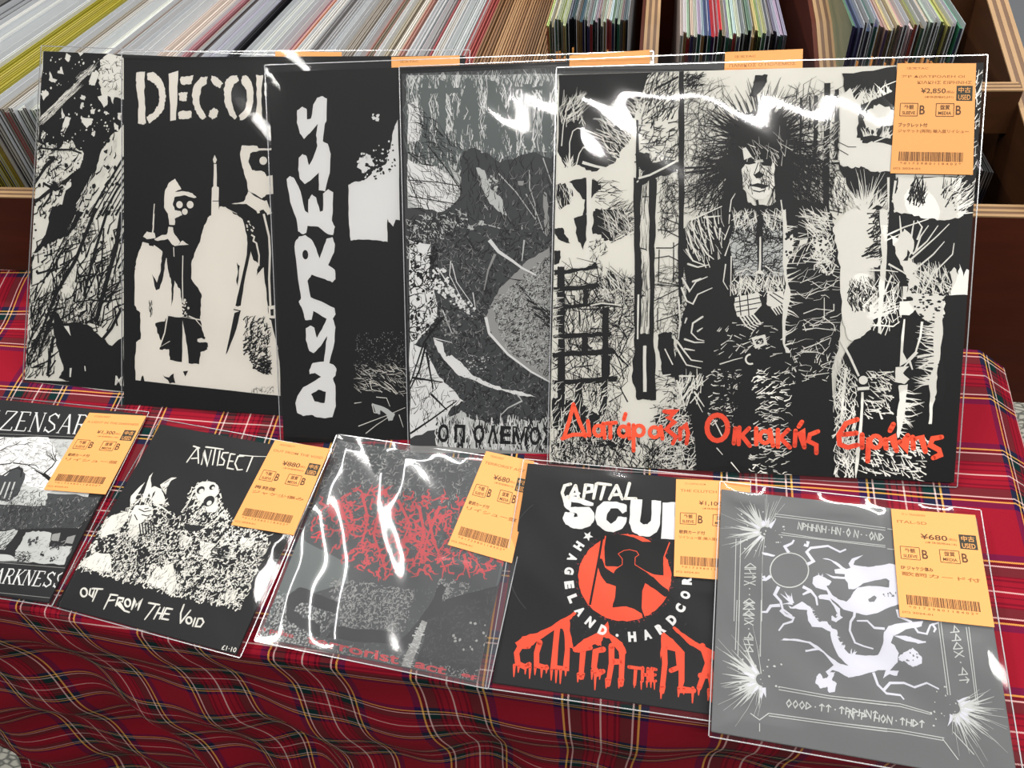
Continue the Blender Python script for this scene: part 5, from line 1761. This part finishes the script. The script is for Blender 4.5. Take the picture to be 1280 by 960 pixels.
# ---- 8: red thorny logo over grey machinery
r = S3 = start('S3', 'single_record', 'small record with a red thorny logo on grey machinery under crumpled shiny film', 'record', G7, (2, 3, 3, 5), 2, (80, 84, 87))
P, H, LN, BL, FR, BU = art(r)
t = tile(310, 520, 2.667)
P(t((300, 60), (920, 130), (780, 900), (20, 760)), 'dkgrey', 0, 0)
H(t((300, 60), (920, 130), (860, 500), (140, 380)), 500, 60, 80, 4, .9, 'slate', .4)
H(t((280, 80), (760, 130), (700, 300), (230, 260)), 160, 60, 80, 4, .9, 'mid', .4)
P(t((170, 400), (340, 500), (330, 560), (100, 620), (60, 700), (110, 520)), 'slate', 1, 4)
H(t((40, 560), (260, 640), (260, 780), (20, 740)), 380, 60, 80, 2, .9, 'pale', .5)
H(t((280, 540), (560, 580), (520, 720), (260, 700)), 380, 60, 80, 2.4, .8, 'mid', .5)
H(t((640, 540), (740, 560), (700, 740), (600, 700)), 160, 60, 80, 2.4, .8, 'mid', .5)
H(t((60, 600), (860, 560), (780, 880), (40, 740)), 300, 60, 80, 2, .6, 'slate', .5)
P(t((130, 600), (175, 570), (300, 620), (290, 660), (180, 620), (150, 650), (240, 700), (240, 740), (200, 720), (130, 680)), 'coal', .8, 4)
P(t((280, 700), (500, 720), (480, 760), (260, 740)), 'coal', 1, 4)
P(t((560, 690), (600, 640), (640, 560), (660, 570), (620, 680), (580, 740), (500, 800), (480, 780)), 'coal', .8, 4)
P(t((580, 680), (600, 690), (540, 840), (510, 835)), 'mid', .6, 3)
H(t((570, 690), (605, 690), (540, 840), (510, 835)), 30, 0, 40, 3, .9, 'pale')
P(t((600, 680), (640, 620), (700, 600), (860, 560), (820, 820), (780, 890), (560, 840)), 'coal', 1, 4)
H(t((600, 680), (860, 560), (780, 890), (560, 840)), 160, 60, 80, 3, .6, 'dkgrey', .5)
H(t((60, 300), (200, 200), (160, 420), (80, 500)), 70, 60, 80, 3, .8, 'coal', .5)
H(t((20, 700), (800, 860), (780, 890), (20, 750)), 120, 60, 80, 2.4, .7, 'mid', .5)
BL(t((680, 680), (820, 680), (800, 800), (690, 780)), 16, .6, 1.4, 'mid')
M_ = 'maroon'
logo = t((230, 290), (380, 240), (640, 260), (760, 300), (860, 440), (850, 500), (720, 545), (600, 520), (520, 540), (400, 520), (200, 400))
for i in range(190):
    pass
r.up(.02)


def thorn(x, y):
    a = r.rnd.uniform(0, 6.28)
    u_, v_ = r.uv(x, y)
    pts = [(u_, v_)]
    for k in range(5):
        a += r.rnd.uniform(-1.3, 1.3)
        u_, v_ = u_ + 2.0 * math.cos(a), v_ + 2.0 * math.sin(a)
        pts.append((u_, v_))
    r.line(pts, M_, 1.8, .4, mm=True)


r.scatter(logo, 420, thorn)
strokes(r, M_, 2.6, [t((600, 330), (620, 420), (660, 520)), t((640, 300), (600, 400), (570, 500)), t((570, 300), (590, 400), (560, 480)), t((720, 460), (740, 540)), t((440, 300), (420, 400), (460, 520)),
                     t((300, 280), (340, 380), (300, 440)), t((240, 290), (260, 300), (240, 320)), t((500, 280), (540, 360), (500, 460)), t((380, 260), (400, 340), (380, 430))], cap=False, w1=1.0)
r.text('in pulse', (322, 789), (366, 800), (324, 781), 'maroon', .02)
r.text('terrorist', (383, 804), (498, 831), (385, 793), 'maroon', .02)
r.text('act', (517, 834), (556, 844), (521, 825), 'maroon', .03)
r.text('ep', (575, 847), (600, 852), (577, 841), 'maroon', .03)
r.commit('cover_print', r.jacket)

# ---- 9: the flag bearer
r = S4 = start('S4', 'single_record', 'small black record with a flag bearer in an orange-red disc and dripping red lettering', 'record', G7, (3.5, 4, 3, 3), 2, (20, 20, 22))
P, H, LN, BL, FR, BU = art(r)
t = tile(670, 580, 5.565)
v = tile(620, 720, 4.571)
cx, cy, R0 = 781.0, 722.0, 58
pts = [(cx + R0 * 1.0 * math.cos(i * math.pi / 18), cy + R0 * .94 * math.sin(i * math.pi / 18)) for i in range(36)]
BL([(cx - 80, cy - 50), (cx + 80, cy - 50), (cx + 80, cy + 76), (cx - 80, cy + 76)], 420, .15, .5, 'dkgrey')
BL([(cx + 63 * math.cos(i / 3), cy + 59 * math.sin(i / 3)) for i in range(19)], 500, .15, .45, 'maroon')
P(pts, 'red', .5, 2)
P(t((190, 235), (215, 215), (270, 225), (400, 270), (400, 290), (350, 290), (290, 270), (245, 262), (240, 300), (290, 300), (370, 300), (405, 340), (405, 390), (380, 430), (320, 452), (260, 448), (205, 420),
    (185, 375), (200, 335), (235, 335), (270, 345), (262, 370), (290, 365), (285, 345), (240, 335), (200, 300), (188, 260)), 'cool', .3, 2)
P(t((425, 300), (470, 262), (560, 262), (630, 285), (632, 330), (600, 345), (570, 310), (520, 310), (495, 345), (490, 390), (520, 415), (555, 395), (570, 365), (630, 370), (630, 400), (600, 450), (540, 475),
    (480, 465), (425, 420), (410, 370)), 'cool', .3, 2)
P(t((660, 245), (740, 248), (722, 400), (745, 420), (775, 420), (800, 395), (806, 252), (870, 258), (862, 420), (840, 475), (790, 505), (720, 500), (670, 470), (648, 410)), 'cool', .3, 2)
P(t((882, 268), (965, 266), (965, 525), (870, 520)), 'cool', .3, 2)
P(t((965, 266), (1060, 266), (1010, 400), (965, 525)), 'cool', .3, 2)
strokes(r, Wh, 2.7, [t((240, 140), (200, 150), (182, 200), (195, 240), (235, 225)), t((275, 150), (225, 245)), t((275, 150), (298, 245)), t((245, 215), (300, 205)), t((345, 150), (330, 240)),
                     t((345, 145), (390, 150), (388, 190), (338, 200)), t((420, 140), (400, 240)), t((430, 135), (520, 145)), t((478, 145), (450, 245)), t((560, 150), (510, 245)), t((562, 150), (600, 245)),
                     t((530, 215), (590, 212)), t((650, 135), (622, 240)), t((620, 240), (695, 240))], w1=2.3)
P(t((480, 490), (600, 492), (680, 510), (740, 540), (930, 540), (885, 690), (892, 775), (820, 768), (740, 740), (640, 715), (480, 712), (476, 600)), B, .2, 2)
LN(t((468, 475), (440, 640), (390, 900), (375, 980)), B, 1.7)
strokes(r, 'red', .9, [t((484, 500), (462, 640), (470, 700), (490, 716)), t((930, 545), (890, 650), (892, 775))], cap=False)
P(t((600, 615), (640, 598), (690, 602), (715, 630), (690, 650), (688, 700), (745, 740), (820, 790), (920, 890), (960, 940), (955, 960), (900, 900), (830, 855), (760, 820), (735, 900), (735, 1000), (760, 1080),
    (565, 1040), (560, 900), (555, 850), (490, 830), (450, 775), (425, 700), (430, 650), (460, 660), (480, 720), (540, 760), (560, 730), (600, 700), (600, 660), (575, 620)), B, .2, 2)
P(v((690, 0), (840, 0), (832, 215), (790, 190), (745, 175), (665, 180), (680, 120)), B, .3, 2)
P(v((850, 10), (900, 20), (985, 80), (990, 120), (965, 120), (900, 70), (850, 40)), B, .3, 2)
strokes(r, 'red', .5, [t((540, 740), (600, 700), (600, 660), (572, 625), (610, 602), (650, 596), (700, 608), (715, 632), (690, 650), (688, 700), (760, 745), (840, 780))], cap=False)
P(v((665, 180), (745, 175), (790, 190), (832, 215), (838, 240), (660, 240)), 'red', .3, 2)
# dripping lettering
RD = 'red'
strokes(r, RD, 4.2, [v((185, 400), (140, 400), (118, 440), (125, 500), (165, 520), (190, 505)), v((250, 380), (232, 440), (232, 510), (290, 525)), v((352, 280), (340, 400), (330, 520), (400, 530), (408, 420), (405, 290)),
                     v((455, 420), (540, 410)), v((498, 420), (485, 580)), v((612, 420), (570, 430), (560, 520), (580, 560), (612, 545)), v((660, 400), (660, 500), (640, 620)), v((722, 420), (715, 620)), v((665, 490), (720, 490)),
                     v((960, 370), (965, 500), (948, 660)), v((965, 400), (1040, 420), (1050, 520), (1000, 540)), v((1060, 440), (1060, 600), (1055, 650), (1130, 655)), v((1180, 400), (1210, 500), (1160, 640)), v((1215, 480), (1235, 640), (1230, 680)), v((1170, 570), (1220, 570))], w1=3.4)
for q in ([(110, 380), (150, 345), (235, 325), (340, 270), (450, 200), (458, 215), (420, 250), (425, 330), (440, 420), (400, 400), (380, 300), (345, 300), (240, 370), (200, 400), (130, 420)],
          [(440, 420), (500, 360), (590, 320), (640, 260), (650, 330), (720, 380), (745, 440), (720, 480), (690, 420), (650, 360), (610, 350), (600, 400), (560, 390), (470, 440)],
          [(945, 330), (960, 320), (1010, 360), (1080, 440), (1060, 470), (1010, 410), (985, 400), (960, 420), (940, 480)],
          [(1020, 290), (1100, 350), (1260, 440), (1260, 480), (1210, 470), (1170, 430), (1090, 380), (1010, 300)]):
    P(v(*q), RD, .5, 3)
for x, y, l in ((105, 520, 55), (130, 520, 30), (170, 520, 40), (195, 530, 55), (225, 530, 35), (262, 530, 50), (290, 525, 30), (318, 540, 55), (345, 540, 70), (370, 540, 75), (400, 530, 40), (470, 570, 35),
                (500, 570, 20), (550, 550, 40), (568, 560, 90), (595, 550, 40), (632, 600, 40), (650, 600, 25), (705, 600, 40), (725, 600, 25), (945, 640, 60), (960, 640, 30), (1045, 650, 40), (1075, 650, 25), (1125, 650, 75),
                (1160, 640, 40), (1215, 660, 50), (1232, 660, 60)):
    LN(v((x, y - 10), (x - 3, y + l)), RD, 2.2, .8, cap=True)
strokes(r, RD, 2.4, [v((760, 520), (840, 530)), v((798, 530), (792, 620)), v((838, 525), (836, 600)), v((868, 530), (868, 600)), v((840, 565), (868, 565)), v((890, 530), (890, 600), (912, 600)), v((890, 530), (915, 535)), v((890, 565), (910, 565))], w1=2.0)
for x, l in ((790, 30), (830, 40), (862, 28), (885, 30), (905, 40)):
    LN(v((x, 600), (x, 610 + l)), RD, 1.5, .5)
# ring lettering
word = ['★'] + list('HAGELAND') + ['·'] + list('HARDCORE')
R1 = 70.0
c0 = np.array(r.uv(cx + 3, cy))
rmm = abs(np.linalg.norm(np.array(r.uv(cx - R1, cy)) - c0))
for i, ch in enumerate(word):
    ang = math.radians(138 + i * 14.1)
    p = c0 + rmm * np.array([math.cos(ang), math.sin(ang)])
    # read with the tops towards the centre
    out = np.array([math.cos(ang), math.sin(ang)])
    er = np.array([-out[1], out[0]])
    if ch == '·':
        r.disc(p, 1.1, 'cool', mm=True, z=r.zl + .01)
        continue
    if ch == '★':
        s_ = [p + (4.2 if k % 2 == 0 else 1.8) * np.array([math.cos(k * math.pi / 5 + 1.2), math.sin(k * math.pi / 5 + 1.2)]) for k in range(10)]
        r.poly([tuple(q) for q in s_], 'cool', mm=True)
        continue
    r.text_mm(ch, p - er * 2.9 + out * 3.6, er * 5.8, -out * 7.2, 'cool', .07)
ring(r, 700, 700, 66, 80, 'dkgrey', .5, 120, 230)
r.commit('cover_print', r.jacket)

# ---- 10: the grey dragon sleeve
r = S5 = start('S5', 'single_record', 'small grey record with a white dragon inside a frame of runes, nearest on the right', 'record', G7, (0, 0, 0, 0), 2, (104, 106, 107))
P, H, LN, BL, FR, BU = art(r)
LV = 'lav'
t = tile(880, 590, 2.595)
a = tile(890, 610, 6.0)
b = tile(890, 750, 4.8)
c = tile(980, 630, 5.645)
d = tile(1060, 740, 4.573)
# dragon body
P(c((470, 660), (490, 620), (520, 590), (600, 578), (680, 582), (740, 590), (745, 540), (720, 525), (650, 540), (560, 560), (500, 600), (455, 600), (450, 560), (430, 530), (350, 525), (290, 490), (350, 510), (430, 515),
    (430, 495), (360, 490), (355, 462), (400, 455), (330, 400), (270, 385), (310, 385), (370, 410), (440, 460), (470, 450), (455, 420), (480, 385), (560, 360), (500, 400), (490, 430), (560, 440), (600, 445),
    (650, 435), (700, 430), (740, 420), (800, 430), (850, 470), (850, 700), (800, 710), (740, 730), (660, 770), (580, 785), (500, 765), (420, 745), (360, 690), (320, 660), (300, 610), (260, 600), (225, 590),
    (200, 560), (205, 520), (240, 500), (290, 520), (335, 545), (320, 570), (300, 580), (340, 640), (380, 670), (440, 690)), LV, .2, 2)
P(c((595, 670), (640, 645), (655, 660), (635, 690), (600, 690)), 'grey', .3, 2)
P(c((560, 575), (620, 545), (700, 530), (730, 545), (720, 575), (650, 580)), 'grey', .3, 2)
BL(c((690, 630), (790, 620), (790, 650), (690, 660)), 10, .4, .9, 'grey')
P(c((255, 640), (310, 640), (340, 690), (395, 740), (400, 800), (370, 835), (335, 820), (335, 790), (370, 805), (380, 780), (350, 720), (320, 680), (250, 670), (240, 650)), LV, .2, 2)
BU(*c((255, 540))[0], 10, 60, 200, 3, 6, 1.6, LV)
# tail loop
P(b((455, 30), (480, 45), (540, 10), (590, 40), (610, 90), (640, 130), (690, 130), (720, 170), (750, 180), (755, 230), (775, 270), (820, 320), (880, 330), (960, 340), (1060, 335), (1060, 420), (980, 420), (900, 450), (820, 465),
    (760, 430), (720, 420), (700, 450), (680, 430), (730, 390), (680, 330), (640, 300), (560, 312), (560, 300), (620, 290), (580, 260), (500, 245), (410, 240), (440, 230), (520, 235), (590, 250), (650, 290), (720, 350),
    (770, 385), (820, 395), (760, 340), (720, 250), (710, 190), (660, 165), (600, 160), (575, 120), (570, 60), (520, 55), (470, 50)), LV, .3, 2)
FR(b((580, 60), (620, 130), (720, 180), (770, 280), (860, 330)), 34, 1, 1.5, 4, 1.2, LV)
BU(*c((60, 700))[0], 8, 90, 200, 5, 11, 1.8, LV)
P(b((700, 440), (740, 430), (720, 480), (750, 500), (735, 550), (700, 555), (690, 520), (650, 530), (620, 500), (625, 460), (650, 440), (665, 470), (690, 470)), LV, .4, 3)
P(d((0, 370), (100, 365), (170, 360), (200, 300), (205, 230), (230, 195), (290, 180), (430, 165), (420, 195), (330, 215), (260, 250), (245, 290), (270, 310), (290, 350), (285, 400), (240, 450), (290, 450), (280, 480),
    (240, 470), (200, 495), (215, 450), (230, 425), (150, 455), (60, 480), (0, 490)), LV, .3, 2)
P(d((260, 250), (330, 250), (440, 285), (390, 290), (330, 280)), LV, .2)
strokes(r, LV, 1.8, [d((210, 210), (150, 205), (110, 165), (50, 165)), d((40, 100), (35, 140), (15, 170), (10, 220), (40, 290), (90, 310), (145, 325)), d((280, 100), (290, 140), (360, 170), (400, 230), (450, 240), (470, 190), (520, 175)),
                     d((350, 260), (400, 290), (445, 285)), d((145, 460), (170, 530), (220, 580), (300, 590), (320, 615)), d((205, 560), (240, 520), (320, 520), (380, 545), (450, 520), (520, 555)),
                     d((480, 180), (500, 210), (490, 230))], cap=False, w1=1.0)
P(d((290, 370), (330, 340), (370, 320), (420, 370), (420, 410), (370, 430), (330, 400), (290, 390)), LV, .5, 3)
BL(d((320, 340), (400, 350), (400, 410), (330, 400)), 8, .5, 1.0, 'grey')
strokes(r, LV, 2.4, [a((500, 740), (470, 800), (515, 850), (530, 910), (600, 960)), a((510, 880), (440, 885), (410, 930), (370, 930)), a((680, 740), (740, 770), (780, 820), (790, 880)), a((740, 770), (680, 800)),
                     a((575, 485), (545, 440), (600, 415), (615, 390)), a((710, 575), (760, 550), (710, 480), (740, 450), (870, 435), (960, 480), (1005, 460)), a((690, 425), (720, 440)), a((720, 400), (715, 440)),
                     a((440, 660), (400, 690), (375, 690)), a((385, 660), (400, 690))], cap=False, w1=1.2)
strokes(r, LV, 2.2, [b((410, 60), (440, 90), (490, 110), (480, 130), (430, 145), (400, 185)), b((745, 90), (770, 100), (740, 125), (720, 95))], cap=False, w1=1.0)
P(a((375, 480), (420, 490), (475, 505), (460, 515), (400, 505), (375, 495)), LV, .2, 2)
ring(r, *a((580, 617))[0], 24, 21.5, 'pale', .8, n=30)
# rune frame
PL = 'mid'
strokes(r, 'pale', .5, [a((470, 195), (800, 235), (1300, 300)), a((470, 212), (800, 252), (1300, 318)), a((500, 350), (800, 385), (1300, 445)), a((520, 335), (800, 378), (1300, 432)),
                        [(1109, 661), (1180, 672)], [(1109, 686), (1180, 694)], a((180, 380), (165, 1000)), a((215, 380), (200, 1000)), a((375, 640), (372, 1000)),
                        b((150, 0), (140, 300)), b((165, 0), (155, 340)), b((295, 0), (290, 340)), b((400, 520), (700, 575), (1050, 615)), b((400, 538), (700, 590), (1050, 632)), b((340, 680), (700, 730), (1050, 775)),
                        b((340, 695), (700, 745), (1050, 790)), d((0, 605), (300, 640), (470, 690)), d((0, 620), (300, 655), (470, 700)), d((0, 755), (300, 790), (550, 835)), d((0, 770), (300, 805), (550, 850)),
                        d((515, 170), (570, 590)), d((530, 170), (585, 590)), d((675, 200), (735, 650)), d((690, 200), (745, 650))], cap=False)
RUNES = 'ᛏᚺᛖᛟᚱᛞᛖᚱᛟᚠᛏᚺᛖᛒᛚᚨᚲᚲ'
rn = random.Random(9)


def runes(c0, c1, h, n, seed, col='pale'):
    """angular rune-like marks in a band; c0 -> c1 baseline pixels, h = pixel offset to the top"""
    rr = random.Random(seed)
    o, e, u_ = np.array(r.uv(*c0)), np.array(r.uv(*c1)), np.array(r.uv(c0[0] + h[0], c0[1] + h[1]))
    e, u_ = e - o, u_ - o
    r.up(.01)
    for i in range(n):
        if rr.random() < .12:
            r.disc(o + e * ((i + .5) / n) + u_ * .5, .5, col, mm=True)
            continue
        g = lambda x, y: o + e * ((i + .1 + .75 * x) / n) + u_ * y
        k = rr.randrange(7)
        S_ = [[[(0, 0), (0, 1)], [(0, 1), (1, .6), (0, .4)]], [[(.5, 0), (.5, 1)], [(0, .7), (.5, 1), (1, .7)]], [[(0, 0), (1, 1)], [(0, 1), (1, 0)]], [[(0, 0), (0, 1)], [(1, 0), (1, 1)], [(0, .6), (1, .4)]],
              [[(0, 0), (1, .5), (0, 1)], [(0, 0), (0, 1)]], [[(0, .5), (.5, 1), (1, .5), (.5, 0), (0, .5)]], [[(0, 0), (0, 1), (1, 0), (1, 1)]]][k]
        for q in S_:
            r.line([g(*z_) for z_ in q], col, .7, mm=True)


runes(a((640, 310))[0], a((1040, 365))[0], (1, -9), 11, 1)
runes(a((1060, 370))[0], a((1290, 400))[0], (1, -9), 6, 2)
runes(a((230, 960))[0], a((245, 560))[0], (15, 0), 9, 3)
runes(b((190, 310))[0], b((195, 0))[0], (12, 1), 8, 4)
runes(b((440, 640))[0], b((1000, 715))[0], (1, -9), 14, 5)
runes(d((0, 720))[0], d((440, 780))[0], (1, -9), 12, 6)
runes(d((640, 530))[0], d((575, 190))[0], (12, -1), 7, 7)
for (px, py, a0, a1) in (a((400, 330))[0] + (95, 235), b((300, 480))[0] + (120, 260), d((600, 660))[0] + (-75, 25)):
    BU(px, py, 34, a0, a1, 8, 26, 1.6, 'pale', r0=4)
    BU(px, py, 16, a0 - 40, a1 + 40, 3, 9, 2.6, LV, r0=5)
    BU(px, py, 20, a0 - 30, a1 + 30, 10, 34, .4, 'pale', r0=4)
    BL([(px - 30, py - 26), (px + 24, py - 26), (px + 24, py + 24), (px - 30, py + 24)], 26, .3, .9, 'pale')
strokes(r, 'pale', .6, [b((285, 740), (285, 790)), b((230, 680), (285, 720), (340, 680)), d((540, 840), (630, 960)), d((600, 800), (720, 930))], cap=False)
r.commit('cover_print', r.jacket)

# ------------------------------------------------------------------ film sleeves and price tags
def hanger(x, y, a, b):
    return 0.0


def lp_wave(seed, amp=1.0):
    rn = random.Random(seed)
    p = [rn.uniform(0, 6.28) for _ in range(6)]

    def f(x, y, a, b):
        top = max(0.0, (b - .80) / .20)
        z = amp * top * (1.5 * math.sin(x * .022 + p[0]) + .9 * math.sin(x * .05 + p[1])) * (1 - top * .6)
        z += amp * (.25 * math.sin(x * .03 + y * .045 + p[2]) + .12 * math.sin(x * .09 - y * .03 + p[3]))
        return z
    return f


price_tag(L5, ((1121, 80), (1219, 80), (1215, 219), (1112, 217)), '¥2,850', ('注文TAC', 'アΡ Δ(ΙΑΤΡΟΑΕΗ ΟΙ', 'ΚΙΑΚΗΣ ΕΙΡΗΝΗΣ', 'ブックレット付', 'ジャケット(再発) 輸入盤リイシュー'), '¥2,591')
price_tag(L4, ((906, 66), (1003, 62), (1000, 205), (900, 207)), '¥2,650', ('注文TAC', 'ΠΑΝΙΚΟΣ Ο ΠΟΛΕΜΟΣ', 'ブックレット付', 'リイシュー盤'), '¥2,409')
price_tag(L3, ((712, 70), (812, 63), (812, 205), (710, 210)), '¥1,900', ('注文TAC', 'DISTRESS', 'ポスター付', 'リイシュー盤'), '¥1,727')
price_tag(L2, ((490, 72), (575, 70), (578, 205), (492, 208)), '¥2,200', ('注文TAC', 'DECOMPOSE', '解説付', 'オリジナル盤'), '¥2,000')
price_tag(L1, ((345, 65), (428, 66), (432, 190), (350, 190)), '¥2,400', ('注文TAC', 'JUNGLE', '解説付', 'オリジナル盤'), '¥2,182')
price_tag(S1, ((113, 517), (184, 521), (133, 619), (56, 613)), '¥1,300', ('CITIZENS ARREST', '   A LIGHT IN THE DARKNESS', '歌詞カード付', 'リイシュー盤'), '¥1,182')
price_tag(S2, ((345, 551), (413, 562), (368, 670), (290, 657)), '¥880', ('ANTISECT', '   OUT FROM THE VOID', '再発盤', 'ジャケ少傷み'), '¥800')
price_tag(S3, ((608, 565), (668, 578), (640, 705), (560, 682)), '¥680', ('TERRORIST', '   TERRORIST ACT', '歌詞カード付', 'リイシュー盤'), '¥618')
price_tag(S4, ((845, 600), (938, 604), (930, 728), (842, 721)), '¥1,100', ('カンCAPITAL SCUM', 'THE CLUTCH THE FLAG', '歌詞カード付', 'リイシュー盤 (輸入盤) ステッカー付'), '¥1,000')
price_tag(S5, ((1113, 637), (1218, 645), (1242, 785), (1124, 772)), '¥680', ('カン TRAGEDIN', 'ITAL-SD', 'EP ジャケ少傷み', '歌詞カード付'), '¥618')

for r, e, sd, amp, m_ in ((L5, (1, 3, 2, 5), 3, .7, film_clear), (L4, (1, 3, 2, 5), 5, .5, film_clear), (L3, (2, 3, 3, 5), 8, .45, film_clear), (L2, (1, 4, 4, 4), 11, .5, film_clear), (L1, (1, 2, 4, 4), 14, .4, film_clear)):
    film(r, [m_, film_rim], ext=e, puff=1.4, n=60, seed=sd, waves=lp_wave(sd, amp))


def s3_wave(x, y, a, b):
    k = math.exp(-((a - .36 - .12 * (b - .5)) / .10) ** 2)
    return 2.6 * k * (.6 + .4 * math.sin(b * 9)) + 1.2 * math.sin(a * 19 + b * 7) * math.exp(-((a - .3) / .3) ** 2) + .8 * math.sin(b * 23 + a * 5) * max(0, b - .55)


def s2_wave(x, y, a, b):
    return -2.0 * max(0, (a - .86) / .14) ** 1.0 * 1.0 + .4 * math.sin(y * .05)


film(S3, [film_loose, film_rim], ext=(0, 0, 6, 0), puff=2.4, n=70, seed=21, waves=s3_wave)
film(S2, [film_clear, film_rim], ext=(0, 0, 2, 0), puff=1.8, n=50, seed=22)
film(S1, [film_clear, film_rim], ext=(0, 0, 1, 0), puff=1.6, n=50, seed=23)
film(S4, [film_clear, film_rim], ext=(0, 0, 2, 0), puff=1.6, n=50, seed=24)
film(S5, [film_clear, film_rim], ext=(1, 3, 3, 6), puff=1.6, n=60, seed=25, waves=lambda x, y, a, b: 1.6 * max(0, (b - .9) / .1) * math.sin(x * .09) + 1.3 * max(0, (.12 - b) / .12) * math.sin(x * .03 + 1))
